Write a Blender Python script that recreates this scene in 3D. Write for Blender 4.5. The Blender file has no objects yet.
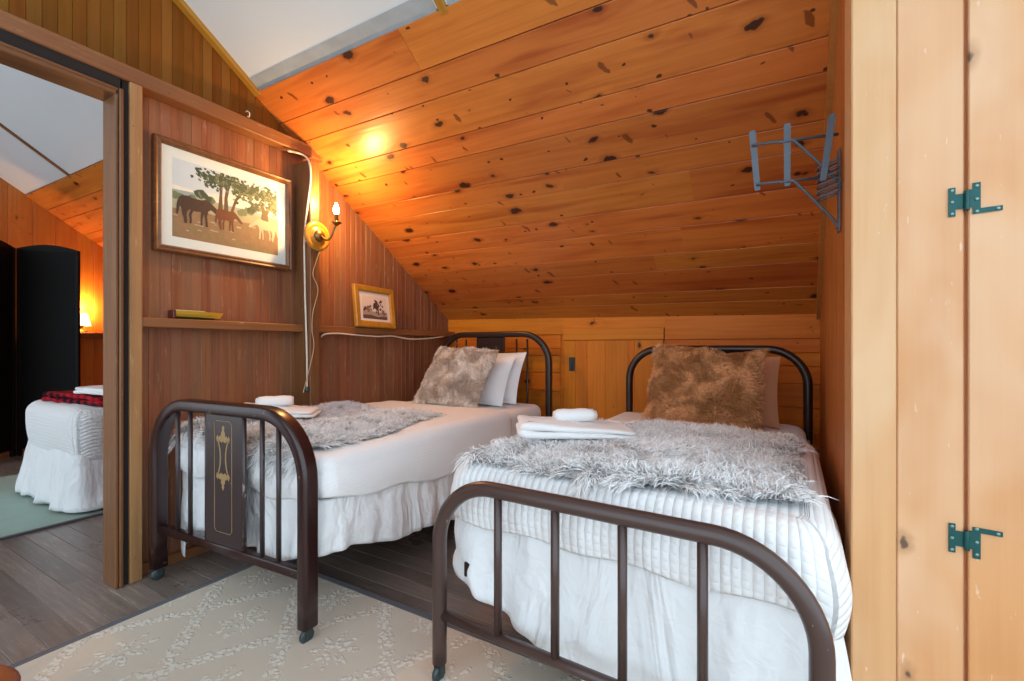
import bpy, bmesh, math, random
import numpy as np
from mathutils import Vector, Matrix
from mathutils.geometry import tessellate_polygon
from mathutils import noise as mnoise

random.seed(7)
rng = np.random.default_rng(11)
scene = bpy.context.scene
COL = scene.collection
PI = math.pi

# ------------------------------------------------------------------ camera model
TH = math.radians(29.63)
FPX, CX, HY = 450.0, 512.0, 346.5
cT, sT = math.cos(TH), math.sin(TH)


def ray(px, py):
    a = (px - CX) / FPX
    b = (HY - py) / FPX
    return Vector((-sT + a * cT, cT + a * sT, b))


def atX(px, py, X):
    d = ray(px, py)
    t = X / d.x
    return Vector((X, t * d.y, 1 + t * d.z))


# ------------------------------------------------------------------ mesh builder
class MB:
    def __init__(self):
        self.v = []
        self.f = []
        self.uv = []
        self.mi = []
        self.sm = []
        self.M = Matrix.Identity(4)
        self.mat = 0
        self.smooth = False

    def addv(self, p):
        q = self.M @ Vector(p)
        self.v.append((q.x, q.y, q.z))
        return len(self.v) - 1

    def face(self, idx, uvs=None, smooth=None):
        self.f.append(tuple(idx))
        if uvs is None:
            uvs = [(0.0, 0.0)] * len(idx)
        self.uv.append([tuple(u) for u in uvs])
        self.mi.append(self.mat)
        self.sm.append(self.smooth if smooth is None else smooth)

    # ---- shapes
    def board(self, p0, p1, p2, p3, n, th=0.018, ch=0.003, gap=0.0):
        """front quad p0->p1 along the grain, p1->p2 across; n = front normal"""
        p0, p1, p2, p3, n = map(Vector, (p0, p1, p2, p3, n))
        n = n.normalized()
        ou, ov = random.uniform(0, 50), random.uniform(0, 50)
        e = (p1 - p0)
        L = e.length
        W = max((p3 - p0).length, (p2 - p1).length)
        if gap:
            g0, g1 = (p3 - p0).normalized() * gap, (p2 - p1).normalized() * gap
            p0, p3, p1, p2 = p0 + g0, p3 - g0, p1 + g1, p2 - g1
        c03 = (p3 - p0).normalized() * ch
        c12 = (p2 - p1).normalized() * ch
        F = [p0 + c03, p1 + c12, p2 - c12, p3 - c03]
        Mi = [p0 - n * ch, p1 - n * ch, p2 - n * ch, p3 - n * ch]
        Bk = [p0 - n * th, p1 - n * th, p2 - n * th, p3 - n * th]
        i = [self.addv(q) for q in F + Mi + Bk]
        eu = e.normalized()

        def uv(q):
            d = q - p0
            u = d.dot(eu)
            vv = (d - eu * u).length
            return (ou + u, ov + vv)
        U = [uv(q) for q in F + Mi + Bk]
        for a in ((0, 1, 2, 3), (4, 5, 1, 0), (3, 2, 6, 7), (8, 9, 5, 4), (7, 6, 10, 11), (5, 9, 10, 6), (8, 4, 7, 11), (4, 0, 3, 7), (1, 5, 6, 2)):
            self.face([i[k] for k in a], [U[k] for k in a])

    def box(self, c, s, ch=0.004, R=None):
        """chamfered box centre c size s; grain uv along the longest axis"""
        c = Vector(c)
        hx, hy, hz = s[0] / 2, s[1] / 2, s[2] / 2
        ch = min(ch, hx * .6, hy * .6, hz * .6)
        bm = bmesh.new()
        bmesh.ops.create_cube(bm, size=1)
        for v in bm.verts:
            v.co = Vector((v.co.x * 2 * hx, v.co.y * 2 * hy, v.co.z * 2 * hz))
        if ch > 0:
            bmesh.ops.bevel(bm, geom=bm.edges[:], offset=ch, segments=1, affect='EDGES')
        ax = max(range(3), key=lambda k: s[k])
        o = [k for k in range(3) if k != ax]
        ou, ov = random.uniform(0, 50), random.uniform(0, 50)
        bm.verts.ensure_lookup_table()
        base = len(self.v)
        cos = [v.co.copy() for v in bm.verts]
        for q in cos:
            self.addv(c + (R @ q if R is not None else q))
        for f in bm.faces:
            n = f.normal
            k = o[0] if abs(n[o[0]]) < abs(n[o[1]]) else o[1]
            self.face([base + v.index for v in f.verts],
                      [(ou + cos[v.index][ax], ov + cos[v.index][k] + (0.13 if k == o[1] else 0)) for v in f.verts])
        bm.free()

    def rings(self, R, closed=True, caps=True, smooth=True, uvs=None):
        """R: list of rings (lists of points) lofted"""
        n = len(R[0])
        ids = [[self.addv(p) for p in r] for r in R]
        al = [0.0]
        for k in range(1, len(R)):
            al.append(al[-1] + (Vector(R[k][0]) - Vector(R[k - 1][0])).length)
        ou, ov = random.uniform(0, 20), random.uniform(0, 20)
        per = [0.0]
        for j in range(n):
            per.append(per[-1] + (Vector(R[0][(j + 1) % n]) - Vector(R[0][j])).length)
        for k in range(len(R) - 1):
            for j in range(n if closed else n - 1):
                a, b = j, (j + 1) % n
                if uvs is not None:
                    u = [uvs[k][a], uvs[k][b], uvs[k + 1][b], uvs[k + 1][a]]
                else:
                    u = [(ou + al[k], ov + per[j]), (ou + al[k], ov + per[j + 1]), (ou + al[k + 1], ov + per[j + 1]), (ou + al[k + 1], ov + per[j])]
                self.face([ids[k][a], ids[k][b], ids[k + 1][b], ids[k + 1][a]], u, smooth)
        if caps and closed:
            self.face(list(reversed(ids[0])), None, False)
            self.face(ids[-1], None, False)
        return ids

    def sweep(self, path, prof, nrm, caps=True, smooth=True):
        """planar path with plane normal nrm; prof = [(in-plane, along nrm)]"""
        nrm = Vector(nrm).normalized()
        P = [Vector(p) for p in path]
        R = []
        for k, p in enumerate(P):
            t = (P[min(k + 1, len(P) - 1)] - P[max(k - 1, 0)]).normalized()
            s = nrm.cross(t).normalized()
            R.append([p + s * a + nrm * b for a, b in prof])
        self.rings(R, True, caps, smooth)

    def tube(self, path, r, seg=10, caps=True):
        P = [Vector(p) for p in path]
        rr = r if isinstance(r, (list, tuple)) else [r] * len(P)
        t0 = (P[1] - P[0]).normalized()
        up = Vector((0, 0, 1)) if abs(t0.z) < .9 else Vector((1, 0, 0))
        s = t0.cross(up).normalized()
        R = []
        for k, p in enumerate(P):
            t = (P[min(k + 1, len(P) - 1)] - P[max(k - 1, 0)]).normalized()
            s = (s - t * s.dot(t)).normalized()
            b = t.cross(s)
            R.append([p + (s * math.cos(2 * PI * j / seg) + b * math.sin(2 * PI * j / seg)) * rr[k] for j in range(seg)])
        self.rings(R, True, caps, True)

    def lathe(self, prof, c, axis=(0, 0, 1), seg=24, caps=True):
        """prof [(r, h)] about axis through c"""
        ax = Vector(axis).normalized()
        q = ax.to_track_quat('Z', 'Y')
        c = Vector(c)
        R = [[c + q @ Vector((r * math.cos(2 * PI * j / seg), r * math.sin(2 * PI * j / seg), h)) for j in range(seg)] for r, h in prof]
        self.rings(R, True, caps, True)

    def poly(self, pts, org, ux, uy, n, off=0.0):
        """flat tessellated polygon in the frame org/ux/uy, lifted off along n"""
        P3 = [Vector((p[0], p[1], 0)) for p in pts]
        org, ux, uy, n = map(Vector, (org, ux, uy, n))
        ids = [self.addv(org + ux * p[0] + uy * p[1] + n * off) for p in pts]
        for t in tessellate_polygon([P3]):
            a, b, c = t
            nn = (P3[b] - P3[a]).cross(P3[c] - P3[a])
            if nn.z < 0:
                b, c = c, b
            self.face([ids[a], ids[b], ids[c]], [pts[a], pts[b], pts[c]], False)

    def slab(self, pts, org, ux, uy, n, off, th):
        """polygon with thickness th standing off .. off+th on a surface"""
        self.poly(pts, org, ux, uy, n, off + th)
        org, ux, uy, n = map(Vector, (org, ux, uy, n))
        A = [self.addv(org + ux * p[0] + uy * p[1] + n * off) for p in pts]
        B = [self.addv(org + ux * p[0] + uy * p[1] + n * (off + th)) for p in pts]
        m = len(pts)
        for j in range(m):
            self.face([A[j], A[(j + 1) % m], B[(j + 1) % m], B[j]], None, False)

    def grid(self, fn, nu, nv, uvfn=None, smooth=True):
        ids = [[self.addv(fn(i / nu, j / nv)) for j in range(nv + 1)] for i in range(nu + 1)]
        for i in range(nu):
            for j in range(nv):
                q = [(i, j), (i + 1, j), (i + 1, j + 1), (i, j + 1)]
                self.face([ids[a][b] for a, b in q], [(uvfn(a / nu, b / nv) if uvfn else (a / nu, b / nv)) for a, b in q], smooth)

    def arrays(self, V, F, UV, smooth=True):
        """bulk add: V (n,3) world, F (m,k) index, UV (m,k,2)"""
        b = len(self.v)
        self.v.extend(map(tuple, V.tolist()))
        self.f.extend(map(tuple, (F + b).tolist()))
        self.uv.extend(UV.tolist())
        self.mi.extend([self.mat] * len(F))
        self.sm.extend([smooth] * len(F))

    def build(self, name, mats, parent=None, loc=None):
        if not isinstance(mats, (list, tuple)):
            mats = [mats]
        off = Vector((0, 0, 0))
        root = parent
        while root is not None and root.parent is not None:
            root = root.parent
        if root is not None:
            off = root.location.copy()
        elif loc is not None:
            off = Vector(loc)
        me = bpy.data.meshes.new(name)
        me.from_pydata([(x - off.x, y - off.y, z - off.z) for x, y, z in self.v], [], self.f)
        for m in mats:
            me.materials.append(m)
        me.polygons.foreach_set('material_index', self.mi)
        me.polygons.foreach_set('use_smooth', self.sm)
        l = me.uv_layers.new(name='UVMap')
        l.data.foreach_set('uv', [c for f in self.uv for u in f for c in u])
        me.update()
        o = bpy.data.objects.new(name, me)
        COL.objects.link(o)
        if parent is not None:
            o.parent = parent
        elif loc is not None:
            o.location = off
        return o


def recalc(o):
    bm = bmesh.new()
    bm.from_mesh(o.data)
    bmesh.ops.recalc_face_normals(bm, faces=bm.faces)
    bm.to_mesh(o.data)
    bm.free()
    return o


def thing(name, label, cat, loc, group=None):
    o = bpy.data.objects.new(name, None)
    COL.objects.link(o)
    o.location = loc
    o.empty_display_size = .05
    return tag(o, label, cat, group)


def tag(o, label, cat, group=None):
    o['label'] = label
    o['category'] = cat
    if group:
        o['group'] = group
    return o


def struct(o, label=None, cat=None):
    o['kind'] = 'structure'
    if label:
        o['label'] = label
        o['category'] = cat
    return o


# ------------------------------------------------------------------ materials
def lin(h):
    if isinstance(h, str):
        h = h.lstrip('#')
        r = [int(h[i:i + 2], 16) / 255 for i in (0, 2, 4)]
    else:
        r = [x / 255 for x in h]
    return tuple((x / 12.92 if x <= .04045 else ((x + .055) / 1.055) ** 2.4) for x in r) + (1,)


class NT:
    def __init__(self, name):
        self.m = bpy.data.materials.new(name)
        self.m.use_nodes = True
        self.t = self.m.node_tree
        self.b = self.t.nodes['Principled BSDF']

    def n(self, ty, **kw):
        o = self.t.nodes.new(ty)
        for k, v in kw.items():
            setattr(o, k, v)
        return o

    def l(self, a, b):
        self.t.links.new(a, b)

    def val(self, s, x):
        if hasattr(x, 'is_output'):
            self.l(x, s)
        else:
            s.default_value = x

    def math(self, op, a, b=0.0, c=None, clamp=False):
        o = self.n('ShaderNodeMath', operation=op, use_clamp=clamp)
        self.val(o.inputs[0], a)
        self.val(o.inputs[1], b)
        if c is not None:
            self.val(o.inputs[2], c)
        return o.outputs[0]

    def mix(self, f, a, b, blend='MIX'):
        o = self.n('ShaderNodeMix', data_type='RGBA', blend_type=blend)
        self.val(o.inputs[0], f)
        self.val(o.inputs[6], a)
        self.val(o.inputs[7], b)
        return o.outputs[2]

    def ramp(self, f, a, b, o0=0.0, o1=1.0):
        o = self.n('ShaderNodeMapRange', interpolation_type='SMOOTHSTEP')
        self.val(o.inputs[0], f)
        o.inputs[1].default_value = a
        o.inputs[2].default_value = b
        o.inputs[3].default_value = o0
        o.inputs[4].default_value = o1
        return o.outputs[0]

    def uv(self):
        return self.n('ShaderNodeTexCoord').outputs['UV']

    def objco(self):
        return self.n('ShaderNodeTexCoord').outputs['Object']

    def scale(self, vec, s):
        o = self.n('ShaderNodeVectorMath', operation='MULTIPLY')
        self.l(vec, o.inputs[0])
        o.inputs[1].default_value = s
        return o.outputs[0]

    def noise(self, vec, sc=1.0, det=2.0, rough=.5, dist=0.0, dims='3D'):
        o = self.n('ShaderNodeTexNoise', noise_dimensions=dims)
        self.l(vec, o.inputs['Vector'])
        o.inputs['Scale'].default_value = sc
        o.inputs['Detail'].default_value = det
        o.inputs['Roughness'].default_value = rough
        o.inputs['Distortion'].default_value = dist
        return o.outputs[0]

    def voro(self, vec, sc=1.0, rnd=1.0, dims='2D'):
        o = self.n('ShaderNodeTexVoronoi', voronoi_dimensions=dims)
        self.l(vec, o.inputs['Vector'])
        o.inputs['Scale'].default_value = sc
        o.inputs['Randomness'].default_value = rnd
        return o

    def island(self):
        return self.n('ShaderNodeNewGeometry').outputs['Random Per Island']

    def bump(self, h, st=.3, d=.01):
        o = self.n('ShaderNodeBump')
        self.l(h, o.inputs['Height'])
        o.inputs['Strength'].default_value = st
        o.inputs['Distance'].default_value = d
        self.l(o.outputs[0], self.b.inputs['Normal'])

    def done(self, col, rough=.5, spec=.5, metal=0.0):
        self.val(self.b.inputs['Base Color'], col)
        self.val(self.b.inputs['Roughness'], rough)
        self.b.inputs['Specular IOR Level'].default_value = spec
        self.b.inputs['Metallic'].default_value = metal
        return self.m


def wood(name, ca, cb, knot='3a1a0c', knots=1.0, small=1.0, rough=.38, var=.35, streak=.5, cath=.6, spec=.45, kr=1.0, scratch=None, tint=None, med=.5, patch=None, stain=None):
    """plank wood; uv in metres, u along the grain"""
    T = NT(name)
    uv = T.uv()
    isl = T.island()
    wn = T.n('ShaderNodeTexNoise')
    T.l(uv, wn.inputs['Vector'])
    wn.inputs['Scale'].default_value = 22
    wn.inputs['Detail'].default_value = 2
    wv = T.n('ShaderNodeVectorMath', operation='MULTIPLY_ADD')
    T.l(wn.outputs['Color'], wv.inputs[0])
    wv.inputs[1].default_value = (.035, .035, 0)
    T.l(uv, wv.inputs[2])
    wuv = wv.outputs[0]
    kd = T.voro(T.scale(wuv, (3.6, 6.6, 1)))
    kx = T.n('ShaderNodeSeparateColor')
    T.l(kd.outputs['Color'], kx.inputs[0])
    rad = T.math('MULTIPLY', T.math('SUBTRACT', kx.outputs[0], 1 - .62 * knots, clamp=True), .24 * kr)
    wob = T.math('MULTIPLY', T.math('SUBTRACT', T.noise(T.scale(uv, (60, 60, 1)), 1, 1), .5), .035)
    dd = T.math('SUBTRACT', T.math('ADD', kd.outputs['Distance'], wob), rad)
    km = T.math('MULTIPLY', T.ramp(dd, .02, -.015), T.ramp(rad, .012, .02))
    kd2 = T.voro(T.scale(wuv, (7.5, 11.0, 1)))
    kx2 = T.n('ShaderNodeSeparateColor')
    T.l(kd2.outputs['Color'], kx2.inputs[0])
    rad2 = T.math('MULTIPLY', T.math('SUBTRACT', kx2.outputs[1], 1 - .35 * small, clamp=True), .26 * kr)
    dd2 = T.math('SUBTRACT', kd2.outputs['Distance'], rad2)
    km2 = T.math('MULTIPLY', T.ramp(dd2, .02, -.01), T.ramp(rad2, .012, .02))
    mp = T.n('ShaderNodeMapping')
    T.l(wuv, mp.inputs['Vector'])
    mp.inputs['Rotation'].default_value = (0, 0, math.radians(58))
    kd3 = T.voro(T.scale(mp.outputs[0], (5.0, 15.0, 1)))
    kx3 = T.n('ShaderNodeSeparateColor')
    T.l(kd3.outputs['Color'], kx3.inputs[0])
    rad3 = T.math('MULTIPLY', T.math('SUBTRACT', kx3.outputs[2], 1 - .16 * small, clamp=True), 1.1 * kr)
    km3 = T.math('MULTIPLY', T.ramp(T.math('SUBTRACT', kd3.outputs['Distance'], rad3), .03, -.02), T.ramp(rad3, .012, .03))
    swirl = T.math('MULTIPLY', T.ramp(kd.outputs['Distance'], .42, .0), T.ramp(rad, .01, .04))
    base = T.noise(T.scale(uv, (.7, 6.5, 1)), 1, 1.5, .45)
    g = T.math('SINE', T.math('MULTIPLY', T.math('ADD', base, T.math('MULTIPLY', swirl, .12)), 48))
    g = T.math('MULTIPLY_ADD', g, .5, .5)
    fine = T.noise(T.scale(uv, (3, 150, 1)), 1, 3, .6)
    blot = T.noise(T.scale(uv, (2.2, 5, 1)), 1, 3, .55)
    mixf = T.math('ADD', T.math('MULTIPLY', g, .42 * cath), T.math('MULTIPLY', T.math('SUBTRACT', fine, .35), 1.2 * streak))
    medn = T.noise(T.scale(uv, (1.3, 48, 1)), 1, 3, .6, .3)
    mixf = T.math('ADD', mixf, T.math('MULTIPLY', T.math('SUBTRACT', medn, .5), 2.2 * med))
    mixf = T.math('ADD', mixf, T.math('MULTIPLY', T.math('SUBTRACT', blot, .5), .9), clamp=True)
    col = T.mix(mixf, lin(ca), lin(cb))
    if stain:
        st1 = T.noise(T.scale(uv, (1.1, 13, 1)), 1, 3, .55, .4)
        col = T.mix(T.ramp(st1, .50, .72, 0, .7), col, lin(stain))
    if patch:
        pt = T.noise(T.scale(uv, (1.9, 3.2, 1)), 1, 3, .5, .4)
        col = T.mix(T.ramp(pt, .36, .72, 0, .6), col, lin(patch))
        pt2 = T.noise(T.scale(uv, (14, 55, 1)), 1, 3, .7)
        col = T.mix(T.ramp(pt2, .66, .74, 0, .45), col, lin('f6e6d2'))
    hal = T.math('MULTIPLY', T.ramp(dd, .12, -.0), T.ramp(rad, .012, .03))
    col = T.mix(T.math('MULTIPLY', hal, .45), col, T.mix(.5, lin(cb), lin(knot)))
    col = T.mix(T.math('MULTIPLY', km, .92), col, lin(knot))
    col = T.mix(T.math('MULTIPLY', km2, .9), col, lin(knot))
    col = T.mix(T.math('MULTIPLY', km3, .8), col, T.mix(.35, lin(knot), lin(cb)))
    if scratch:
        s1 = T.noise(T.scale(uv, (9, 60, 1)), 1, 4, .7)
        s2 = T.noise(T.scale(uv, (3, 4, 1)), 1, 2, .5)
        sm = T.math('MULTIPLY', T.ramp(s1, .55, .70), T.ramp(s2, .42, .62))
        col = T.mix(T.math('MULTIPLY', sm, .75), col, lin(scratch))
    if tint:
        col = T.mix(T.ramp(T.math('FRACT', T.math('MULTIPLY', isl, 7.31)), .55, 1.0, 0, .75), col, T.mix(.6, col, lin(tint)))
    hsv = T.n('ShaderNodeHueSaturation')
    T.l(col, hsv.inputs['Color'])
    T.l(T.math('MULTIPLY_ADD', isl, var, 1 - var * .5), hsv.inputs['Value'])
    T.l(T.math('MULTIPLY_ADD', T.math('FRACT', T.math('MULTIPLY', isl, 13.7)), .012, .494), hsv.inputs['Hue'])
    T.bump(T.math('ADD', T.math('MULTIPLY', fine, .6), g), .06, .004)
    T.l(hsv.outputs[0], T.b.inputs['Base Color'])
    T.val(T.b.inputs['Roughness'], T.math('MULTIPLY_ADD', blot, .18, rough - .09))
    T.b.inputs['Specular IOR Level'].default_value = spec
    return T.m


def plain(name, c, rough=.5, metal=0.0, spec=.5, var=0.06, sc=30, bump=0.0):
    T = NT(name)
    n = T.noise(T.objco(), sc, 3, .55)
    c0 = lin(c)
    a = tuple(x * (1 - var) for x in c0[:3]) + (1,)
    b = tuple(min(1, x * (1 + var)) for x in c0[:3]) + (1,)
    if bump:
        T.bump(n, bump, .003)
    return T.done(T.mix(n, a, b), rough, spec, metal)


M = {}
M['ceil'] = wood('pine_ceiling', 'ca7633', 'a6531a', knot='2c0e0a', knots=.8, small=.95, rough=.36, var=.3, streak=.4, cath=.5, med=.45, stain='9c4418')
M['knee'] = wood('pine_knee_wall', 'd27a24', 'b35e14', knot='3c140a', knots=.62, small=.55, rough=.5, var=.16, streak=.3, spec=.2)
M['closet'] = wood('pine_closet', 'd99a69', 'c67d48', knot='5c4638', knots=.85, small=.4, rough=.4, var=.1, streak=.22, cath=.5, kr=.7, med=.25, patch='e8c5a6')
M['closetside'] = wood('pine_closet_side', 'b9763c', '9a5a26', knot='4c2812', knots=.3, small=.2, rough=.45, var=.12, streak=.3)
M['corner'] = wood('pine_corner_post', 'dba577', 'c98c5a', knots=.0, small=.0, rough=.4, var=.05, streak=.3, cath=.5, med=.3, patch='e4bf98')
M['bead'] = wood('stained_beadboard', '8f5a3c', '603a22', knot='3a1d10', knots=.14, small=.15, rough=.4, var=.2, streak=.8, cath=.3, scratch='ab8a76', tint='8d6950', med=.8)
M['bead_up'] = wood('stained_upper_boards', '7c4a16', '5f3608', knot='2c140b', knots=.1, small=.1, spec=.12, rough=.6, var=.26, streak=.6, cath=.3, tint='8f662c')
M['rail'] = wood('rough_stud_wood', '8a5634', '63391f', knot='35190d', knots=.25, small=.3, rough=.5, var=.25, streak=.7, cath=.3, scratch='a98260')
M['post'] = wood('door_post_wood', 'a8784e', '7a5233', knot='4a2d1a', knots=.5, small=.3, rough=.5, var=.2, streak=.7, cath=.5, scratch='b9946c')
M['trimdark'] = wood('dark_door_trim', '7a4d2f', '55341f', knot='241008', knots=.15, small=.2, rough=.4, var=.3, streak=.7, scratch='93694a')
M['batten'] = wood('golden_batten', 'b07a2a', '8f5d1a', knots=.2, small=.2, rough=.4, var=.1)
M['farwood'] = wood('pine_far_room', 'cd7d34', 'b0601f', knot='4a1c08', knots=.5, small=.4, rough=.38, var=.22, streak=.35)
M['gap_shade'] = plain('painted_gap_shade', '1c130f', .8)  # near-black colour paints the shade inside the door frame gaps


def mat_floor():
    T = NT('worn_dark_floor')
    uv = T.uv()
    isl = T.island()
    n = T.noise(T.scale(uv, (4, 60, 1)), 1, 4, .6)
    wear = T.noise(T.objco(), 2.3, 5, .62)
    col = T.mix(n, lin('56483f'), lin('8f817a'))
    s1 = T.noise(T.scale(uv, (4, 55, 1)), 1, 5, .72)
    col = T.mix(T.math('MULTIPLY', T.ramp(T.math('ADD', s1, T.math('MULTIPLY', wear, .45)), .74, .95), .45), col, lin('ab9c8c'))
    s3 = T.noise(T.scale(uv, (30, 130, 1)), 1, 3, .7)
    col = T.mix(T.math('MULTIPLY', T.ramp(s3, .60, .70), .8), col, lin('a89a8c'))
    hsv = T.n('ShaderNodeHueSaturation')
    T.l(col, hsv.inputs['Color'])
    T.l(T.math('MULTIPLY_ADD', isl, .5, .8), hsv.inputs['Value'])
    T.bump(T.math('ADD', n, s1), .2, .003)
    T.l(hsv.outputs[0], T.b.inputs['Base Color'])
    T.val(T.b.inputs['Roughness'], T.math('MULTIPLY_ADD', wear, .3, .16))
    return T.m


M['floor'] = mat_floor()


def mat_white_panel():
    T = NT('white_ceiling_panel')
    n = T.noise(T.objco(), 1.6, 4, .6)
    return T.done(T.mix(n, lin('d3dade'), lin('dde3e6')), .7, .2)


M['white_panel'] = mat_white_panel()
M['tape'] = plain('grey_seam_strip', 'a2abb0', .6, var=.2, sc=14)


def mat_metal_paint(name, c, chip, rough=.3, amt=.66):
    T = NT(name)
    oc = T.objco()
    n1 = T.noise(T.scale(oc, (40, 40, 18)), 1, 4, .65)
    n2 = T.noise(oc, 5, 2, .5)
    m = T.math('MULTIPLY', T.ramp(n1, amt, amt + .03), T.ramp(n2, .45, .6))
    c0 = lin(c)
    col = T.mix(n2, tuple(x * .8 for x in c0[:3]) + (1,), tuple(x * 1.2 for x in c0[:3]) + (1,))
    col = T.mix(T.math('MULTIPLY', m, .8), col, lin(chip))
    return T.done(col, rough, .6)


M['iron'] = mat_metal_paint('maroon_bed_enamel', '2b1414', '9c8274', .27)
M['iron_plain'] = mat_metal_paint('brown_bed_enamel', '45322e', 'a08c80', .3, .7)
M['iron_dark'] = mat_metal_paint('dark_headboard_enamel', '2a1c1a', '6d5a50', .3, .72)
M['steel_spindle'] = mat_metal_paint('worn_spindle', '372b2c', '9a9290', .3, .6)
M['gilt'] = plain('gilt_paint', 'a08358', .5, .1)
M['caster'] = plain('grey_caster', '3f4a4c', .4, .4)
M['chrome'] = plain('zinc_wire', '59616b', .5, .35, var=.12)
M['brass'] = plain('aged_brass', '8a6a3a', .32, .9, var=.2)
M['woodplate'] = wood('golden_sconce_plate', 'bd7a2c', '9a5d1c', knots=0, small=0, rough=.3, var=.05)
M['teal'] = plain('green_black_hinge', '13504f', .4, .35, var=.25, sc=60)
M['screw'] = plain('screw_head', '7fa0a0', .35, .7)
M['black'] = plain('black_lacquer', '090706', .62, var=.2, spec=.25)
M['cable'] = plain('white_cable', 'd8cdbd', .5)
M['cord'] = plain('tan_cord', 'b99a73', .6)


def mat_fabric(name, c, sc=500, bump=.15, rough=.9, mott=.05):
    T = NT(name)
    oc = T.objco()
    n = T.noise(oc, sc, 2, .6)
    w = T.noise(oc, 6, 3, .5)
    c0 = lin(c)
    col = T.mix(w, tuple(x * (1 - mott) for x in c0[:3]) + (1,), tuple(min(1, x * (1 + mott)) for x in c0[:3]) + (1,))
    T.bump(n, bump, .002)
    T.b.inputs['Sheen Weight'].default_value = .15
    return T.done(col, rough, .2)


M['sheet'] = mat_fabric('white_cotton', 'eef1f4')
def mat_skirt():
    T = NT('white_bed_skirt_cloth')
    oc = T.objco()
    a = T.noise(T.scale(oc, (5.5, 5.5, 2.0)), 1, 3, .5, 1.5)
    b = T.noise(oc, 26, 2, .5, .8)
    T.bump(T.math('ADD', a, T.math('MULTIPLY', b, .10)), .8, .05)
    return T.done(lin('eceff2'), .9, .15)


M['skirt'] = mat_skirt()
M['cotton_warm_shade'] = mat_fabric('pillow_cotton_warm_shade', 'd0a07c')  # warm corner shade and wood bounce painted into the pillow cotton
M['towel'] = mat_fabric('white_terry', 'f0f1f2', sc=260, bump=.5)


def mat_waffle(name, p=.021, st=.9, d=.008, ky=.45):
    T = NT(name)
    uv = T.uv()
    sx = T.n('ShaderNodeSeparateXYZ')
    T.l(uv, sx.inputs[0])

    def cord(x, e):
        return T.math('POWER', T.math('ABSOLUTE', T.math('SINE', T.math('MULTIPLY', x, PI / p))), e)
    h = T.math('MULTIPLY', cord(sx.outputs[0], .7), T.math('MULTIPLY_ADD', cord(sx.outputs[1], .7), ky, 1 - ky))
    T.bump(h, st, d)
    T.b.inputs['Sheen Weight'].default_value = .1
    return T.done(lin('f0f2f4'), .85, .2)


M['waffle'] = mat_waffle('white_waffle_weave', .0215, .75, .006)
M['waffle_fine'] = mat_waffle('white_fine_waffle', .012, .3, .002)


def mat_fur(name, root, tip, mottle=None, sc=9):
    T = NT(name)
    uv = T.n('ShaderNodeSeparateXYZ')
    T.l(T.uv(), uv.inputs[0])
    f = T.ramp(uv.outputs[1], .0, .65)
    if mottle:
        n = T.noise(T.objco(), sc, 4, .62, .8)
        n2 = T.ramp(n, .36, .64)
        tipc = T.mix(n2, lin(mottle), lin(tip))
        col = T.mix(T.math('MULTIPLY_ADD', f, .6, .4), lin(root), tipc)
    else:
        n = T.noise(T.objco(), sc, 2, .5)
        tipc = T.mix(n, tuple(x * .82 for x in lin(tip)[:3]) + (1,), lin(tip))
        col = T.mix(f, lin(root), tipc)
    return T.done(col, .65, .25)


M['fur_grey'] = mat_fur('grey_shag_fur', 'a6a7a8', 'fcfdfe')
M['fur_beige'] = mat_fur('mottled_beige_fur', 'c4b6aa', 'f2e9e0', 'baa898')
M['fur_warm_shade'] = mat_fur('mottled_fur_warm_shade', 'bf8553', 'efb985', 'a36f42', 8)  # brown tones paint in the warm shade of the unlit corner


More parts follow.
